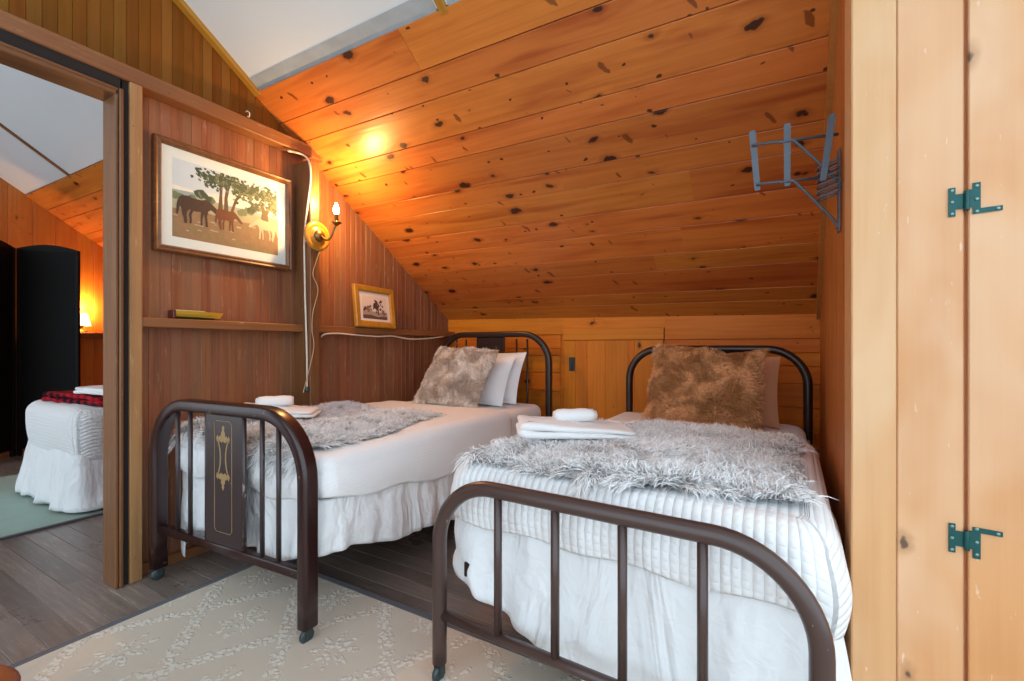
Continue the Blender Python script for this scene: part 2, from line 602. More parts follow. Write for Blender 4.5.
def mat_rug():
    T = NT('beige_relief_rug')
    oc = T.objco()
    sx = T.n('ShaderNodeSeparateXYZ')
    T.l(oc, sx.inputs[0])
    x, y = sx.outputs[0], sx.outputs[1]
    # lattice of leafy diagonals with a flower in each diamond
    s = .42
    rot = math.radians(8)
    xr = T.math('ADD', T.math('MULTIPLY', x, math.cos(rot)), T.math('MULTIPLY', y, math.sin(rot)))
    yr = T.math('SUBTRACT', T.math('MULTIPLY', y, math.cos(rot)), T.math('MULTIPLY', x, math.sin(rot)))
    a = T.math('DIVIDE', T.math('ADD', xr, T.math('MULTIPLY', yr, .8)), s)
    b = T.math('DIVIDE', T.math('SUBTRACT', xr, T.math('MULTIPLY', yr, .8)), s)
    fa = T.math('ABSOLUTE', T.math('SUBTRACT', T.math('FRACT', a), .5))
    fb = T.math('ABSOLUTE', T.math('SUBTRACT', T.math('FRACT', b), .5))
    wob = T.math('MULTIPLY', T.math('SUBTRACT', T.noise(oc, 55, 2, .6), .5), .12)
    la = T.ramp(T.math('ADD', T.math('SUBTRACT', .5, fa), wob), .085, .05)
    lb = T.ramp(T.math('ADD', T.math('SUBTRACT', .5, fb), wob), .085, .05)
    vd = T.voro(oc, 62, 1.0, '3D').outputs['Distance']
    lump = T.ramp(vd, .62, .38)
    lines = T.math('MAXIMUM', la, lb)
    pa = T.math('SUBTRACT', T.math('FRACT', a), .5)
    pb = T.math('SUBTRACT', T.math('FRACT', b), .5)
    r = T.math('SQRT', T.math('ADD', T.math('MULTIPLY', pa, pa), T.math('MULTIPLY', pb, pb)))
    ang = T.math('ARCTAN2', pa, pb)
    pet = T.math('MULTIPLY', T.math('ABSOLUTE', T.math('SINE', T.math('MULTIPLY', ang, 4))), .27)
    fl = T.math('MULTIPLY', T.ramp(T.math('SUBTRACT', r, T.math('ADD', pet, wob)), .03, -.03), T.ramp(r, .035, .06))
    pat = T.math('MULTIPLY', T.math('MAXIMUM', lines, fl), lump)
    col = T.mix(pat, lin('cdc1b1'), lin('ddd7cb'))
    w = T.noise(oc, 3, 3, .5)
    col = T.mix(T.math('MULTIPLY', w, .3), col, lin('d3bfae'))
    fz = T.noise(oc, 420, 2, .6)
    T.bump(T.math('ADD', pat, T.math('MULTIPLY', fz, .25)), .42, .006)
    return T.done(col, .95, .1)


M['rug'] = mat_rug()
M['rug_edge'] = mat_fabric('grey_rug_binding', '5b5a60')
M['rug_green'] = mat_fabric('green_rug_pile', '8fa89c', 160, .4, .95, .14)


def mat_plaid():
    T = NT('red_black_plaid')
    uv = T.n('ShaderNodeSeparateXYZ')
    T.l(T.uv(), uv.inputs[0])

    def band(x):
        return T.ramp(T.math('ABSOLUTE', T.math('SUBTRACT', T.math('FRACT', T.math('MULTIPLY', x, 1 / .085)), .5)), .24, .26)
    k = T.math('MULTIPLY', T.math('ADD', band(uv.outputs[0]), band(uv.outputs[1])), .5)
    return T.done(T.mix(k, lin('b3202c'), lin('14151f')), .9, .1)


M['plaid'] = mat_plaid()


def mat_emit(name, c, st):
    T = NT(name)
    T.b.inputs['Emission Color'].default_value = c
    T.b.inputs['Emission Strength'].default_value = st
    return T.done(c, .4)


M['bulb'] = mat_emit('glowing_bulb', (1, .72, .36, 1), 22)
M['shade_lit'] = mat_emit('lit_lamp_shade', (1, .70, .36, 1), 2.0)

# ------------------------------------------------------------------ room geometry
XW = -2.41      # board surface of the left wall
XF = -2.33      # face of its framing
YB = 3.114      # knee wall
XFAR = -6.1     # gable wall of the next room
SL = .668


def roofz(x, y):
    return 2.367 + (1.421 - y) * SL - .0165 * (x - XW)


RN = Vector((-.0165, -SL, -1)).normalized()     # into the room

# floor: planks along X
mb = MB()
pw = .0835
y = -2.3
while y < YB + .1:
    x = -6.3 - random.uniform(0, 1.5)
    while x < 1.3:
        ln = random.uniform(1.6, 3.4)
        mb.board((x, y, 0), (x + ln - .001, y, 0), (x + ln - .001, y + pw - .0006, 0), (x, y + pw - .0006, 0), (0, 0, 1), .02, .0016)
        x += ln
    y += pw
struct(mb.build('floor', M['floor']))

# ceiling: pine boards along X, both rooms
mb = MB()
Ys = [1.421, 1.571, 1.68, 1.841, 1.941, 2.097, 2.2, 2.352, 2.478, 2.639, 2.751, 2.912, 3.006, 3.15]
for xa, xb in ((XFAR - .1, XW), (XW, 1.0)):
    for a, b in zip(Ys[:-1], Ys[1:]):
        cuts = [xa, xb]
        if random.random() < .35:
            cuts.insert(1, xa + (xb - xa) * random.uniform(.3, .7))
        for x0, x1 in zip(cuts[:-1], cuts[1:]):
            d = RN * random.uniform(0, .003)
            mb.board(Vector((x0, b, roofz(x0, b))) + d, Vector((x1, b, roofz(x1, b))) + d, Vector((x1, a, roofz(x1, a))) + d, Vector((x0, a, roofz(x0, a))) + d, RN, .022, .0016, .0017)
mb.board(Vector((XFAR - .2, 3.25, roofz(XFAR, 3.25) + .035)), Vector((1.1, 3.25, roofz(1, 3.25) + .035)), Vector((1.1, -.3, roofz(1, -.3) + .05)), Vector((XFAR - .2, -.3, roofz(XFAR, -.3) + .05)), RN, .03, 0)
struct(mb.build('ceiling', M['ceil']))

# white panels above them
mb = MB()
YR = -.25
for xa, xb in ((XFAR - .1, -5.02), (-5.02, -3.62), (-3.62, XW - .02), (XW - .02, -1.127), (-1.127, 1.0)):
    mb.board((xa, 1.425, roofz(xa, 1.425) + .012), (xb, 1.425, roofz(xb, 1.425) + .012), (xb, YR, roofz(xb, YR) + .012), (xa, YR, roofz(xa, YR) + .012), RN, .03, .002)
# start of the other slope, unseen, added and cut short to block high sky
YE = -.95
zr = [roofz(x_, YR) + .012 for x_ in (XFAR - .1, 1.0)]
dz_ = SL * (YR - YE)
RB = Vector((-.0165, SL, -1)).normalized()
mb.board((XFAR - .1, YR, zr[0]), (1.0, YR, zr[1]), (1.0, YE, zr[1] - dz_), (XFAR - .1, YE, zr[0] - dz_), RB, .03, .002)
struct(mb.build('ceiling', M['white_panel']))
# grey strip along the bottom of the white panels
mb = MB()
for xa, xb in ((-2.37, -1.16), (-1.1, 1.0)):
    zo = .009
    mb.board((xa, 1.43, roofz(xa, 1.43) + zo), (xb, 1.43, roofz(xb, 1.43) + zo), (xb, 1.368, roofz(xb, 1.368) + zo), (xa, 1.372, roofz(xa, 1.372) + zo), RN, .004, .001)
struct(mb.build('trim_1', M['tape']))
# battens running up the slope


def batten(name, x, w, th, mat, y0=1.435, y1=YR):
    m_ = MB()
    m_.board(Vector((x - w / 2, y1, roofz(x, y1))) + RN * th, Vector((x - w / 2, y0, roofz(x, y0))) + RN * th, Vector((x + w / 2, y0, roofz(x, y0))) + RN * th, Vector((x + w / 2, y1, roofz(x, y1))) + RN * th, RN, th + .012, .003)
    return struct(m_.build(name, mat))


batten('trim_2', -1.127, .036, .006, M['batten'])
batten('trim_3', -3.62, .03, .004, M['rail'])
batten('trim_4', -5.02, .03, .004, M['rail'])
batten('trim_5', XW + .022, .042, .012, M['batten'])

# left wall: beadboard below and above the shelf rail, upper boards to the roof
mb = MB()
bw = .0432


def vboard(m_, x, y0, y1, z0, z1a, z1b, nx=1, th=.014, ch=.0028):
    j = random.uniform(-.0008, .0008)
    if nx > 0:
        m_.board((x + j, y0, z0), (x + j, y0, z1a), (x + j, y1, z1b), (x + j, y1, z0), (nx, 0, 0), th, ch)
    else:
        m_.board((x + j, y1, z0), (x + j, y1, z1b), (x + j, y0, z1a), (x + j, y0, z0), (nx, 0, 0), th, ch)


y = .86
while y < YB:
    for z0, z1 in ((0, 1.12), (1.09, 2.15)):
        t1 = [min(z1, roofz(XW, q) + .01) for q in (y, y + bw)]
        if t1[0] > z0 and t1[1] > z0:
            vboard(mb, XW, y, y + bw, z0, *t1, ch=.0015)
    y += bw
y = -2.2
while y < .02:
    vboard(mb, XW, y, y + bw, 0, 2.15, 2.15)
    y += bw
mb.mat = 1
y = -2.2
while y < 1.75:
    t1 = [roofz(XW, max(q, -.25)) + .01 for q in (y, y + bw)]
    if t1[1] > 2.13:
        vboard(mb, XW, y, y + bw, 2.13, *t1)
    y += bw
# the face towards the next room
mb.mat = 0
y = .86
while y < YB:
    w_ = .12
    t1 = [roofz(-2.46, q) + .01 for q in (y, y + w_)]
    vboard(mb, -2.46, y, y + w_, 0, *t1, nx=-1, th=.03)
    y += w_
y = -2.2
while y < .86:
    w_ = .12
    z0 = 0 if y < -.1 else 2.05
    t1 = [roofz(-2.46, max(q, -.25)) + .01 for q in (y, y + w_)]
    vboard(mb, -2.46, y, y + w_, z0, *t1, nx=-1, th=.03)
    y += w_
struct(mb.build('wall_left', [M['bead'], M['bead_up']]))


def trim(name, c, s, mat, ch=.004):
    m_ = MB()
    m_.box(c, s, ch)
    return struct(m_.build(name, mat))


fd = XF - XW            # framing depth
trim('trim_6', ((XF + XW) / 2, .42, 2.148), (fd, 3.38 - .6, .066), M['rail'])                # upper rail
trim('trim_7', ((XF + XW) / 2 - .002, (.895 + 3.11) / 2, 1.105), (fd, 2.215, .043), M['rail'])     # shelf rail
trim('trim_8', (XW + .07, 1.69, .99), (.15, .062, 1.98 + .18), M['trimdark'])                             # stud with the sconce, its left side's shade put into a darker tone
trim('trim_9', ((XF + XW) / 2, .8725, 1.058), (fd, .045, 2.116), M['post'])                       # stud beside the door
trim('trim_10', (-2.39, .8065, 1.03), (.12, .013, 2.06), M['trimdark'])                      # jamb
trim('trim_11', (-2.342, .8205, 1.035), (.035, .014, 2.07), M['trimdark'])
trim('trim_12', (-2.40, .8385, 1.055), (.112, .021, 2.11), M['gap_shade'], 0)                      # gap strip, its shade painted near-black
trim('trim_13', (-2.39, .42, 2.047), (.12, .79, .020), M['trimdark'])                           # head
trim('trim_14', (-2.395, .42, 2.087), (.115, .80, .058), M['gap_shade'], 0)  # strip over the door head, gap shade painted near-black
trim('trim_15', (-2.39, .03, 1.037), (.12, .03, 2.075), M['trimdark'])
trim('trim_16', (-2.340, .40, 2.060), (.03, .82, .012), M['trimdark'])
trim('baseboard_left', (XW + .018, 2.0, .022), (.036, 2.2, .044), M['rail'])

# knee wall
mb = MB()


def hboard(m_, x0, x1, z0, z1, y, th=.018, ch=.003):
    m_.board((x0, y, z0), (x1, y, z0), (x1, y, z1), (x0, y, z1), (0, -1, 0), th, ch, .0012 if ch else 0)


def pxX(px):
    d = ray(px, 340)
    return d.x / d.y * YB


zs_l = [0, .16, .33, .5, .66, .80, .93, .985, 1.13]
for a, b in zip(zs_l[:-1], zs_l[1:]):
    hboard(mb, XW, -1.36, a, b, YB + .02)
zs_r = [0, .17, .33, .49, .64, .78, .885, .962, 1.05, 1.13]
for a, b in zip(zs_r[:-1], zs_r[1:]):
    hboard(mb, -.60, .5, a, b, YB + .02)
hboard(mb, -1.36, -.6, 0, 1.13, YB + .03)
hboard(mb, XW - .1, 1.0, 0, 1.35, YB + .052, .03, 0)
struct(mb.build('wall_back', M['knee']))
mb = MB()
hboard(mb, XW, -1.335, 1.09, 1.27, YB + .005)
hboard(mb, -.60, .4, 1.045, 1.27, YB + .005)
hboard(mb, -1.335, -.60, 1.125, 1.27, YB + .005)
struct(mb.build('trim_17', M['knee']))
mb = MB()
hboard(mb, -1.33, -.605, 1.045, 1.13, YB - .004, .03)
hboard(mb, XW + .3, XW + .34, 0, 1.09, YB + .012)
struct(mb.build('trim_18', M['knee']))
# access door in the knee wall
mb = MB()
xs = [-1.33, -1.235, -1.144, -1.009, -.845, -.80, -.61]
for a, b in zip(xs[:-1], xs[1:]):
    mb.board((a, YB + .004, .12), (a, YB + .004, 1.043), (b, YB + .004, 1.043), (b, YB + .004, .12), (0, -1, 0), .02, .003)
dr = struct(mb.build('door_1', M['knee']))
mb = MB()
hx = pxX(572)
mb.box((hx - .012, YB - .001, .87), (.02, .008, .10), .002)
mb.box((hx + .012, YB - .001, .87), (.02, .008, .10), .002)
mb.lathe([(.005, -.05), (.005, .05)], (hx, YB - .005, .87), seg=8)
mb.build('hinge', M['caster'], dr)

# closet at the right: side boards, corner post, front panel, door
CR = -.049


def cside(y):
    return .2538 + CR * (YB - y)


mb = MB()
yy = [1.34, 1.52, 1.74, 1.93, 2.15, 2.36, 2.58, 2.8, 3.0, 3.16]
for a, b in zip(yy[:-1], yy[1:]):
    xa, xb = cside(a) + .006, cside(b) + .006
    mb.board((xb, b, 0), (xb, b, roofz(.2, b) + .05), (xa, a, roofz(.2, a) + .05), (xa, a, 0), (-1, CR, 0), .02, .003)
struct(mb.build('wall_right', M['closetside']))
mb = MB()    # moulding where the boards meet the roof
a_, b_ = 1.2, YB
pa = Vector((cside(a_), a_, roofz(.2, a_)))
pb = Vector((cside(b_), b_, roofz(.2, b_)))
nn = Vector((-1, CR, 0)).normalized()
dn = Vector((0, -SL, -1)).normalized()
mb.board(pb + nn * .014, pb + nn * .014 + dn * .045, pa + nn * .014 + dn * .045, pa + nn * .014, nn, .02, .003)
struct(mb.build('trim_19', M['closetside']))

CF = 1.325
UF = Vector((1, -.025, 0)).normalized()
NF = Vector((-.025, -1, 0)).normalized()


def front(s, z, o=0.0):
    return Vector((.172, CF, z)) + UF * s + NF * o


mb = MB()
mb.box(front(.0415, 1.25) - NF * .068, (.083, .136, 2.55), .003, Matrix.Rotation(-.025, 3, 'Z'))
struct(mb.build('trim_20', M['corner']))
mb = MB()
mb.board(front(.0838, 0), front(.0838, 2.55), front(.194, 2.55), front(.194, 0), NF, .02, .002)
mb.board(front(.194, 0, -.016), front(.194, 2.55, -.016), front(.30, 2.55, -.016), front(.30, 0, -.016), NF, .02, .0)
struct(mb.build('wall_front', M['closet']))
mb = MB()
for a, b in ((.2005, .40), (.4003, .62), (.6203, .84)):
    mb.board(front(a, .02, .004), front(a, 2.5, .004), front(b, 2.5, .004), front(b, .02, .004), NF, .02, .002)
cd = struct(mb.build('door_2', M['closet']))


def hl_hinge(z, up):
    h = MB()
    o = front(.197, z)
    ux, uz = UF, Vector((0, 0, 1))
    hh = .031
    h.slab([(-.028, -hh), (-.017, -hh), (-.017, -.016), (-.004, -.016), (-.004, .016), (-.017, .016), (-.017, hh), (-.028, hh)], o, ux, uz, NF, .0005, .003)
    if up > 0:
        L = [(.004, -.016), (.009, -.016), (.009, -hh), (.054, -hh + .002), (.054, -hh + .012), (.021, -hh + .011), (.021, hh + .004), (.009, hh + .004), (.009, .022), (.004, .022)]
    else:
        L = [(.004, .022), (.009, .022), (.009, hh), (.054, hh - .002), (.054, hh - .012), (.021, hh - .011), (.021, -hh - .004), (.009, -hh - .004), (.009, -.016), (.004, -.016)]
    if up <= 0:
        L = L[::-1]
    h.slab(L, o, ux, uz, NF, .0045, .003)
    h.lathe([(.0042, -.021), (.0048, -.019), (.0048, .019), (.0042, .021)], o + NF * .006, (0, 0, 1), 12)
    ho = recalc(h.build('hinge', M['teal'], cd))
    for sx, sz, oo in ((-.0225, -.025, .0035), (-.0225, 0, .0035), (-.0225, .025, .0035), (.015, -.026, .0075), (.015, .0, .0075), (.015, .028, .0075), (.047, -.0245 if up > 0 else .0245, .0075)):
        s_ = MB()
        s_.lathe([(.0036, 0), (.003, .0014), (.001, .0018)], o + ux * sx + uz * sz + NF * oo, NF, 10)
        s_.build('screw', M['screw'], ho)


hl_hinge(1.312, 1)
hl_hinge(.586, -1)

# far gable wall of the next room, with its shelf rail
mb = MB()
y = -1.5
while y < 3.2:
    w_ = random.choice((.13, .16, .19))
    t1 = [roofz(XFAR, max(q, -.25)) + .02 for q in (y, y + w_)]
    vboard(mb, XFAR, y, y + w_, 0, *t1, th=.02, ch=.004)
    y += w_
struct(mb.build('wall_far', M['farwood']))
trim('trim_21', (XFAR + .08, 2.28, 1.115), (.16, 1.64, .05), M['rail'])
mb = MB()
batt = [(XFAR - .05, 3.114), (XW - .05, 3.114)]
for a, b in zip([0, .2, .4, .6, .8, 1.0, 1.2][:-1], [0, .2, .4, .6, .8, 1.0, 1.2][1:]):
    hboard(mb, XFAR - .05, -2.46, a, b + (.06 if b == 1.2 else 0), YB + .02)
struct(mb.build('wall_back', M['farwood']))

# ------------------------------------------------------------------ beds
def rprof(a, b, r, n=4):
    """rounded rectangle profile"""
    P = []
    for sx, sy, t0 in ((1, 1, 0), (-1, 1, PI / 2), (-1, -1, PI), (1, -1, 1.5 * PI)):
        for k in range(n + 1):
            t = t0 + PI / 2 * k / n
            P.append((sx * (a - r) + r * math.cos(t), sy * (b - r) + r * math.sin(t)))
    return P


def cprof(r, n=14):
    return [(r * math.cos(2 * PI * k / n), r * math.sin(2 * PI * k / n)) for k in range(n)]


def arch(w, z0, z1, R, n=10):
    P = [(-w, z0 + (z1 - R - z0) * k / 4) for k in range(4)]
    P += [(-w + R - R * math.cos(PI / 2 * k / n), z1 - R + R * math.sin(PI / 2 * k / n)) for k in range(n + 1)]
    Q = [(-x, z) for x, z in reversed(P)]
    mid = [(-w + R + (2 * w - 2 * R) * k / 6, z1) for k in range(1, 6)]
    return P + mid + Q


def bed_xf(F, phi):
    return Matrix.Translation(Vector((F[0], F[1], 0))) @ Matrix.Rotation(phi, 4, 'Z')


def caster(root, p):
    m_ = MB()
    x, y, _ = p
    m_.lathe([(.009, 0), (.009, .03)], (x, y, .04), seg=10)
    m_.box((x - .012, y, .036), (.004, .022, .032), .001)
    m_.box((x + .012, y, .036), (.004, .022, .032), .001)
    co = m_.build('caster', M['caster'], root)
    m_ = MB()
    m_.lathe([(.006, -.009), (.021, -.009), (.025, -.005), (.025, .005), (.021, .009), (.006, .009)], (x, y - .004, .0255), (1, 0, 0), 20)
    m_.build('wheel', M['caster'], co)


def lyre():
    """half of the gilt ornament: list of polygons, x>=0"""
    out = []
    # curved side stem
    c = [(.020 + .022 * abs(t) ** 2 * 1.0, .085 * t) for t in [k / 8 - 1 for k in range(17)]]
    out.append([(x - .0035, z) for x, z in c] + [(x + .0045, z) for x, z in reversed(c)])
    for s in (1, -1):
        out.append([(.0, .078 * s), (.014, .070 * s), (.03, .078 * s), (.048, .072 * s), (.054, .090 * s), (.044, .104 * s), (.034, .092 * s), (.024, .104 * s), (.014, .098 * s), (.016, .116 * s), (.006, .128 * s), (.010, .136 * s), (.004, .146 * s), (0, .152 * s)])
    return out


def left_bed():
    F = (-1.825, .955)
    root = thing('iron_bed', 'maroon iron bed with spindles and a gilt-decorated centre panel, against the left wall', 'bed', (F[0], F[1], 0))
    X0 = bed_xf(F, 0)
    XFt = bed_xf((F[0] + .012, F[1]), .055)
    w = .462
    prof = rprof(.024, .029, .013)
    # footboard
    m_ = MB(); m_.M = XFt
    m_.sweep([(x, 0, z) for x, z in arch(w, .055, .762, .22)], prof, (0, -1, 0))
    fo = m_.build('footboard_frame', M['iron'], root)
    m_ = MB(); m_.M = XFt
    m_.sweep([(-w, 0, .225), (w, 0, .225)], rprof(.017, .015, .006), (0, -1, 0))
    m_.build('footboard_rail', M['iron'], root)
    for x in (-.315, -.225, .225, .315):
        m_ = MB(); m_.M = XFt
        m_.tube([(x, 0, .235), (x, 0, .74 if abs(x) > .3 else .76)], .0085, 10)
        m_.build('spindle', M['steel_spindle'], root)
    m_ = MB(); m_.M = XFt
    m_.box((.008, 0, .497), (.228, .018, .53), .004)
    pa_ = m_.build('center_panel', M['iron'], root)
    for sx in (-1, 1):
        m_ = MB(); m_.M = XFt
        m_.tube([(.008 + .118 * sx, -.002, .235), (.008 + .118 * sx, -.002, .755)], .007, 10)
        m_.build('panel_bead', M['steel_spindle'], pa_)
    m_ = MB(); m_.M = XFt
    rx, r0, r1 = .054, .29, .715
    pts = [(-rx + .012, r0), (rx - .012, r0), (rx, r0 + .012), (rx, r1 - .012), (rx - .012, r1), (-rx + .012, r1), (-rx, r1 - .012), (-rx, r0 + .012), (-rx + .012, r0)]
    m_.tube([(x + .008, -.0095, z) for x, z in pts], .0013, 6)
    m_.build('gilt_line', M['gilt'], pa_)
    m_ = MB(); m_.M = XFt
    for p in lyre():
        m_.slab([(x * .78, .575 + z * .82) for x, z in p], (.008, 0, 0), (1, 0, 0), (0, 0, 1), (0, -1, 0), .009, .0012)
        m_.slab([(-x * .78, .575 + z * .82) for x, z in p], (.008, 0, 0), (1, 0, 0), (0, 0, 1), (0, -1, 0), .009, .0012)
    m_.build('gilt_ornament', M['gilt'], pa_)
    for sx in (-1, 1):
        p = XFt @ Vector((w * sx, 0, 0))
        caster(root, p)
    # headboard
    hy = 1.925
    m_ = MB(); m_.M = X0
    m_.sweep([(x + .012, hy, z) for x, z in arch(w + .012, .055, 1.09, .21)], rprof(.021, .022, .012), (0, -1, 0))
    m_.build('headboard_frame', M['iron_dark'], root)
    for z in (.24, .36):
        m_ = MB(); m_.M = X0
        m_.sweep([(-w, hy, z), (w, hy, z)], rprof(.014, .012, .005), (0, -1, 0))
        m_.build('headboard_rail', M['iron_dark'], root)
    for x in (-.315, -.225, .225, .315):
        m_ = MB(); m_.M = X0
        m_.tube([(x, hy, .25), (x, hy, 1.055)], .0075, 10)
        m_.build('spindle', M['steel_spindle'], root)
    m_ = MB(); m_.M = X0
    m_.box((0, hy, .66), (.25, .016, .82), .004)
    hp = m_.build('head_panel', M['iron_dark'], root)
    m_ = MB(); m_.M = X0
    pts = [(-.055, .45), (.055, .45), (.055, 1.0), (-.055, 1.0), (-.055, .45)]
    m_.tube([(x, hy - .009, z) for x, z in pts], .0016, 6)
    m_.build('gilt_line', M['gilt'], hp)
    for sx in (-1, 1):
        caster(root, X0 @ Vector((w * sx, hy, 0)))
        m_ = MB(); m_.M = X0
        m_.box((.425 * sx, hy / 2 + .03, .31), (.03, hy - .09, .045), .003)
        m_.build('side_rail', M['iron_dark'], root)
    m_ = MB(); m_.M = X0
    m_.box((0, hy / 2 + .02, .37), (.86, hy - .2, .09), .01)
    m_.build('spring_base', M['iron_dark'], root)


def right_bed():
    F = (-.383, 1.045)
    root = thing('iron_bed', 'plain brown tubular iron bed in the foreground, beside the closet', 'bed', (F[0], F[1], 0))
    X0 = bed_xf(F, -.04)
    w = .472
    m_ = MB(); m_.M = X0
    m_.sweep([(x, 0, z) for x, z in arch(w, .055, .603, .19, 14)], cprof(.0215, 18), (0, -1, 0))
    m_.build('footboard_frame', M['iron_plain'], root)
    m_ = MB(); m_.M = X0
    m_.tube([(-w, 0, .2), (w, 0, .2)], .0145, 14)
    m_.build('footboard_rail', M['iron_plain'], root)
    for x in (-.262, -.0875, .0875, .262):
        m_ = MB(); m_.M = X0
        m_.tube([(x, 0, .205), (x, 0, .595)], .0115, 12)
        m_.build('spindle', M['iron_plain'], root)
    hy = 1.78
    m_ = MB(); m_.M = X0
    m_.sweep([(x + .022, hy, z) for x, z in arch(w, .055, .985, .19, 12)], cprof(.0215, 16), (0, -1, 0))
    m_.build('headboard_frame', M['iron_dark'], root)
    m_ = MB(); m_.M = X0
    m_.tube([(-w + .022, hy, .3), (w + .022, hy, .3)], .0145, 12)
    m_.build('headboard_rail', M['iron_dark'], root)
    for x in (-.262, -.0875, .0875, .262):
        m_ = MB(); m_.M = X0
        m_.tube([(x + .022, hy, .3), (x + .022, hy, .975)], .0115, 12)
        m_.build('spindle', M['iron_dark'], root)
    for sx in (-1, 1):
        caster(root, X0 @ Vector((w * sx, 0, 0)))
        caster(root, X0 @ Vector((w * sx + .022, hy, 0)))
        m_ = MB(); m_.M = X0
        m_.box((.425 * sx, hy / 2 + (.03 if sx < 0 else .08), .31), (.03, hy - (.09 if sx < 0 else .19), .045), .003)
        m_.build('side_rail', M['iron_dark'], root)
    m_ = MB(); m_.M = X0
    m_.box((0, hy / 2 + .03, .37), (.86, hy - .2, .09), .01)
    m_.build('spring_base', M['iron_dark'], root)


left_bed()
right_bed()

# ------------------------------------------------------------------ bedding


def nz(x, y, z=0.0, s=1.0):
    return mnoise.noise(Vector((x * s, y * s, z * s)))


def rrect(x0, x1, y0, y1, r, step=.02):
    """rounded rectangle outline with normals, ccw from the front-left"""
    P = []

    def line(a, b, n):
        L = math.hypot(b[0] - a[0], b[1] - a[1])
        k = max(1, int(L / step))
        for i in range(k):
            t = i / k
            P.append((a[0] + (b[0] - a[0]) * t, a[1] + (b[1] - a[1]) * t, n[0], n[1]))

    def arc(cx, cy, t0):
        k = max(3, int(r * PI / 2 / step * 1.5))
        for i in range(k):
            t = t0 + PI / 2 * i / k
            P.append((cx + r * math.cos(t), cy + r * math.sin(t), math.cos(t), math.sin(t)))
    line((x0 + r, y0), (x1 - r, y0), (0, -1)); arc(x1 - r, y0 + r, -PI / 2)
    line((x1, y0 + r), (x1, y1 - r), (1, 0)); arc(x1 - r, y1 - r, 0)
    line((x1 - r, y1), (x0 + r, y1), (0, 1)); arc(x0 + r, y1 - r, PI / 2)
    line((x0, y1 - r), (x0, y0 + r), (-1, 0)); arc(x0 + r, y0 + r, PI)
    return P


def loft_cover(name, mat, xf, x0, x1, y0, y1, zt, hem, r=.05, rc=.07, bulge=None, parent=None, topn=.006, step=.012, seed=0.0, sidewave=.006, loc=None, solid=0.0):
    """bed cover: flat top, rounded edge, hanging sides down to hem(x, y, nx, ny)"""
    O = rrect(x0, x1, y0, y1, rc, step)
    cx, cy = (x0 + x1) / 2, (y0 + y1) / 2
    rings, uvs = [], []
    nt = 16
    for k in range(nt):         # top, from a small central ring outwards
        f = .04 + .96 * (k / (nt - 1))
        R, U = [], []
        for px, py, nx, ny in O:
            ex, ey = px - nx * r, py - ny * r
            x = cx + (ex - cx) * f
            y = cy + (ey - cy) * f
            z = zt + topn * (nz(x + seed, y, 0, 3.0) + .5 * nz(x + seed, y, 2, 9))
            R.append((x, y, z)); U.append((x, y))
        rings.append(R); uvs.append(U)
    ne = 7
    for k in range(1, ne + 1):
        t = PI / 2 * k / ne
        R, U = [], []
        for px, py, nx, ny in O:
            ex, ey = px - nx * r, py - ny * r
            x = ex + nx * r * math.sin(t)
            y = ey + ny * r * math.sin(t)
            z = zt - r * (1 - math.cos(t)) + topn * nz(ex + seed, ey, 0, 3.0) * math.cos(t)
            d = r * t
            R.append((x, y, z))
            U.append((px + math.copysign(d, nx), py) if abs(nx) > abs(ny) else (px, py + math.copysign(d, ny)))
        rings.append(R); uvs.append(U)
    ns = 16
    for k in range(1, ns + 1):
        R, U = [], []
        for px, py, nx, ny in O:
            hz = hem(px, py, nx, ny)
            top = zt - r
            hz = min(hz, top - .003)
            f = k / ns
            z = top + (hz - top) * f
            o = sidewave * nz(px * 1.0 + seed, py, z * .5, 6) * f
            if bulge:
                o += bulge(px, py, nx, ny, f)
            d = r * PI / 2 + (top - z)
            R.append((px + nx * o, py + ny * o, z))
            U.append((px + math.copysign(d, nx), py) if abs(nx) > abs(ny) else (px, py + math.copysign(d, ny)))
        rings.append(R); uvs.append(U)
    m_ = MB(); m_.M = xf
    ids = m_.rings(rings, True, False, True, uvs)
    m_.face(ids[0], uvs[0], True)
    o = m_.build(name, mat, parent, loc=loc)
    if solid:
        s = o.modifiers.new('thickness', 'SOLIDIFY')
        s.thickness = solid
        s.offset = -1
    return o


def skirt(name, mat, xf, pts, ztop, hem, amp=.02, flare=.03, loc=None, freq=30, seed=0.0, nrow=14):
    """gathered cloth hanging from the polyline pts [(x,y,nx,ny)] to hem(s, x, y)"""
    L = [0.0]
    for a, b in zip(pts[:-1], pts[1:]):
        L.append(L[-1] + math.hypot(b[0] - a[0], b[1] - a[1]))
    m_ = MB(); m_.M = xf
    R = []
    for k in range(nrow + 1):
        f = k / nrow
        row = []
        for (x, y, nx, ny), s in zip(pts, L):
            hz = hem(s, x, y)
            z = ztop + (hz - ztop) * f
            ph = 2.2 * nz(s * 3, seed, f * .4) + 1.2 * nz(s * 9, seed + 5, 0)
            w_ = math.sin(s * freq + ph * 3) * (.6 + .5 * nz(s * 5, seed + 9, 0)) + .9 * nz(s * 7, f * 2.2, seed, 1.0) + .5 * nz(s * 22, f * 5, seed + 3)
            o = amp * w_ * (.15 + .85 * f) + (flare(x, y, nx) if callable(flare) else flare) * f
            row.append((x + nx * o, y + ny * o, z))
        R.append(row)
    m_.rings(R, False, False, True)
    o = m_.build(name, mat, None, loc=loc)
    sd = o.modifiers.new('thickness', 'SOLIDIFY')
    sd.thickness = .003
    return o


def outline_open(x0, x1, y0, y1, r, step=.012):
    """left side -> front -> right side"""
    P = rrect(x0, x1, y0, y1, r, step)
    # starts at front-left; take front, right; then prepend left
    n = len(P)
    i_r = max(i for i, p in enumerate(P) if p[2] > .99)
    left = [p for p in P if p[2] < -.99]
    k0 = P.index(left[0])
    return P[k0:] + P[:i_r + 1]


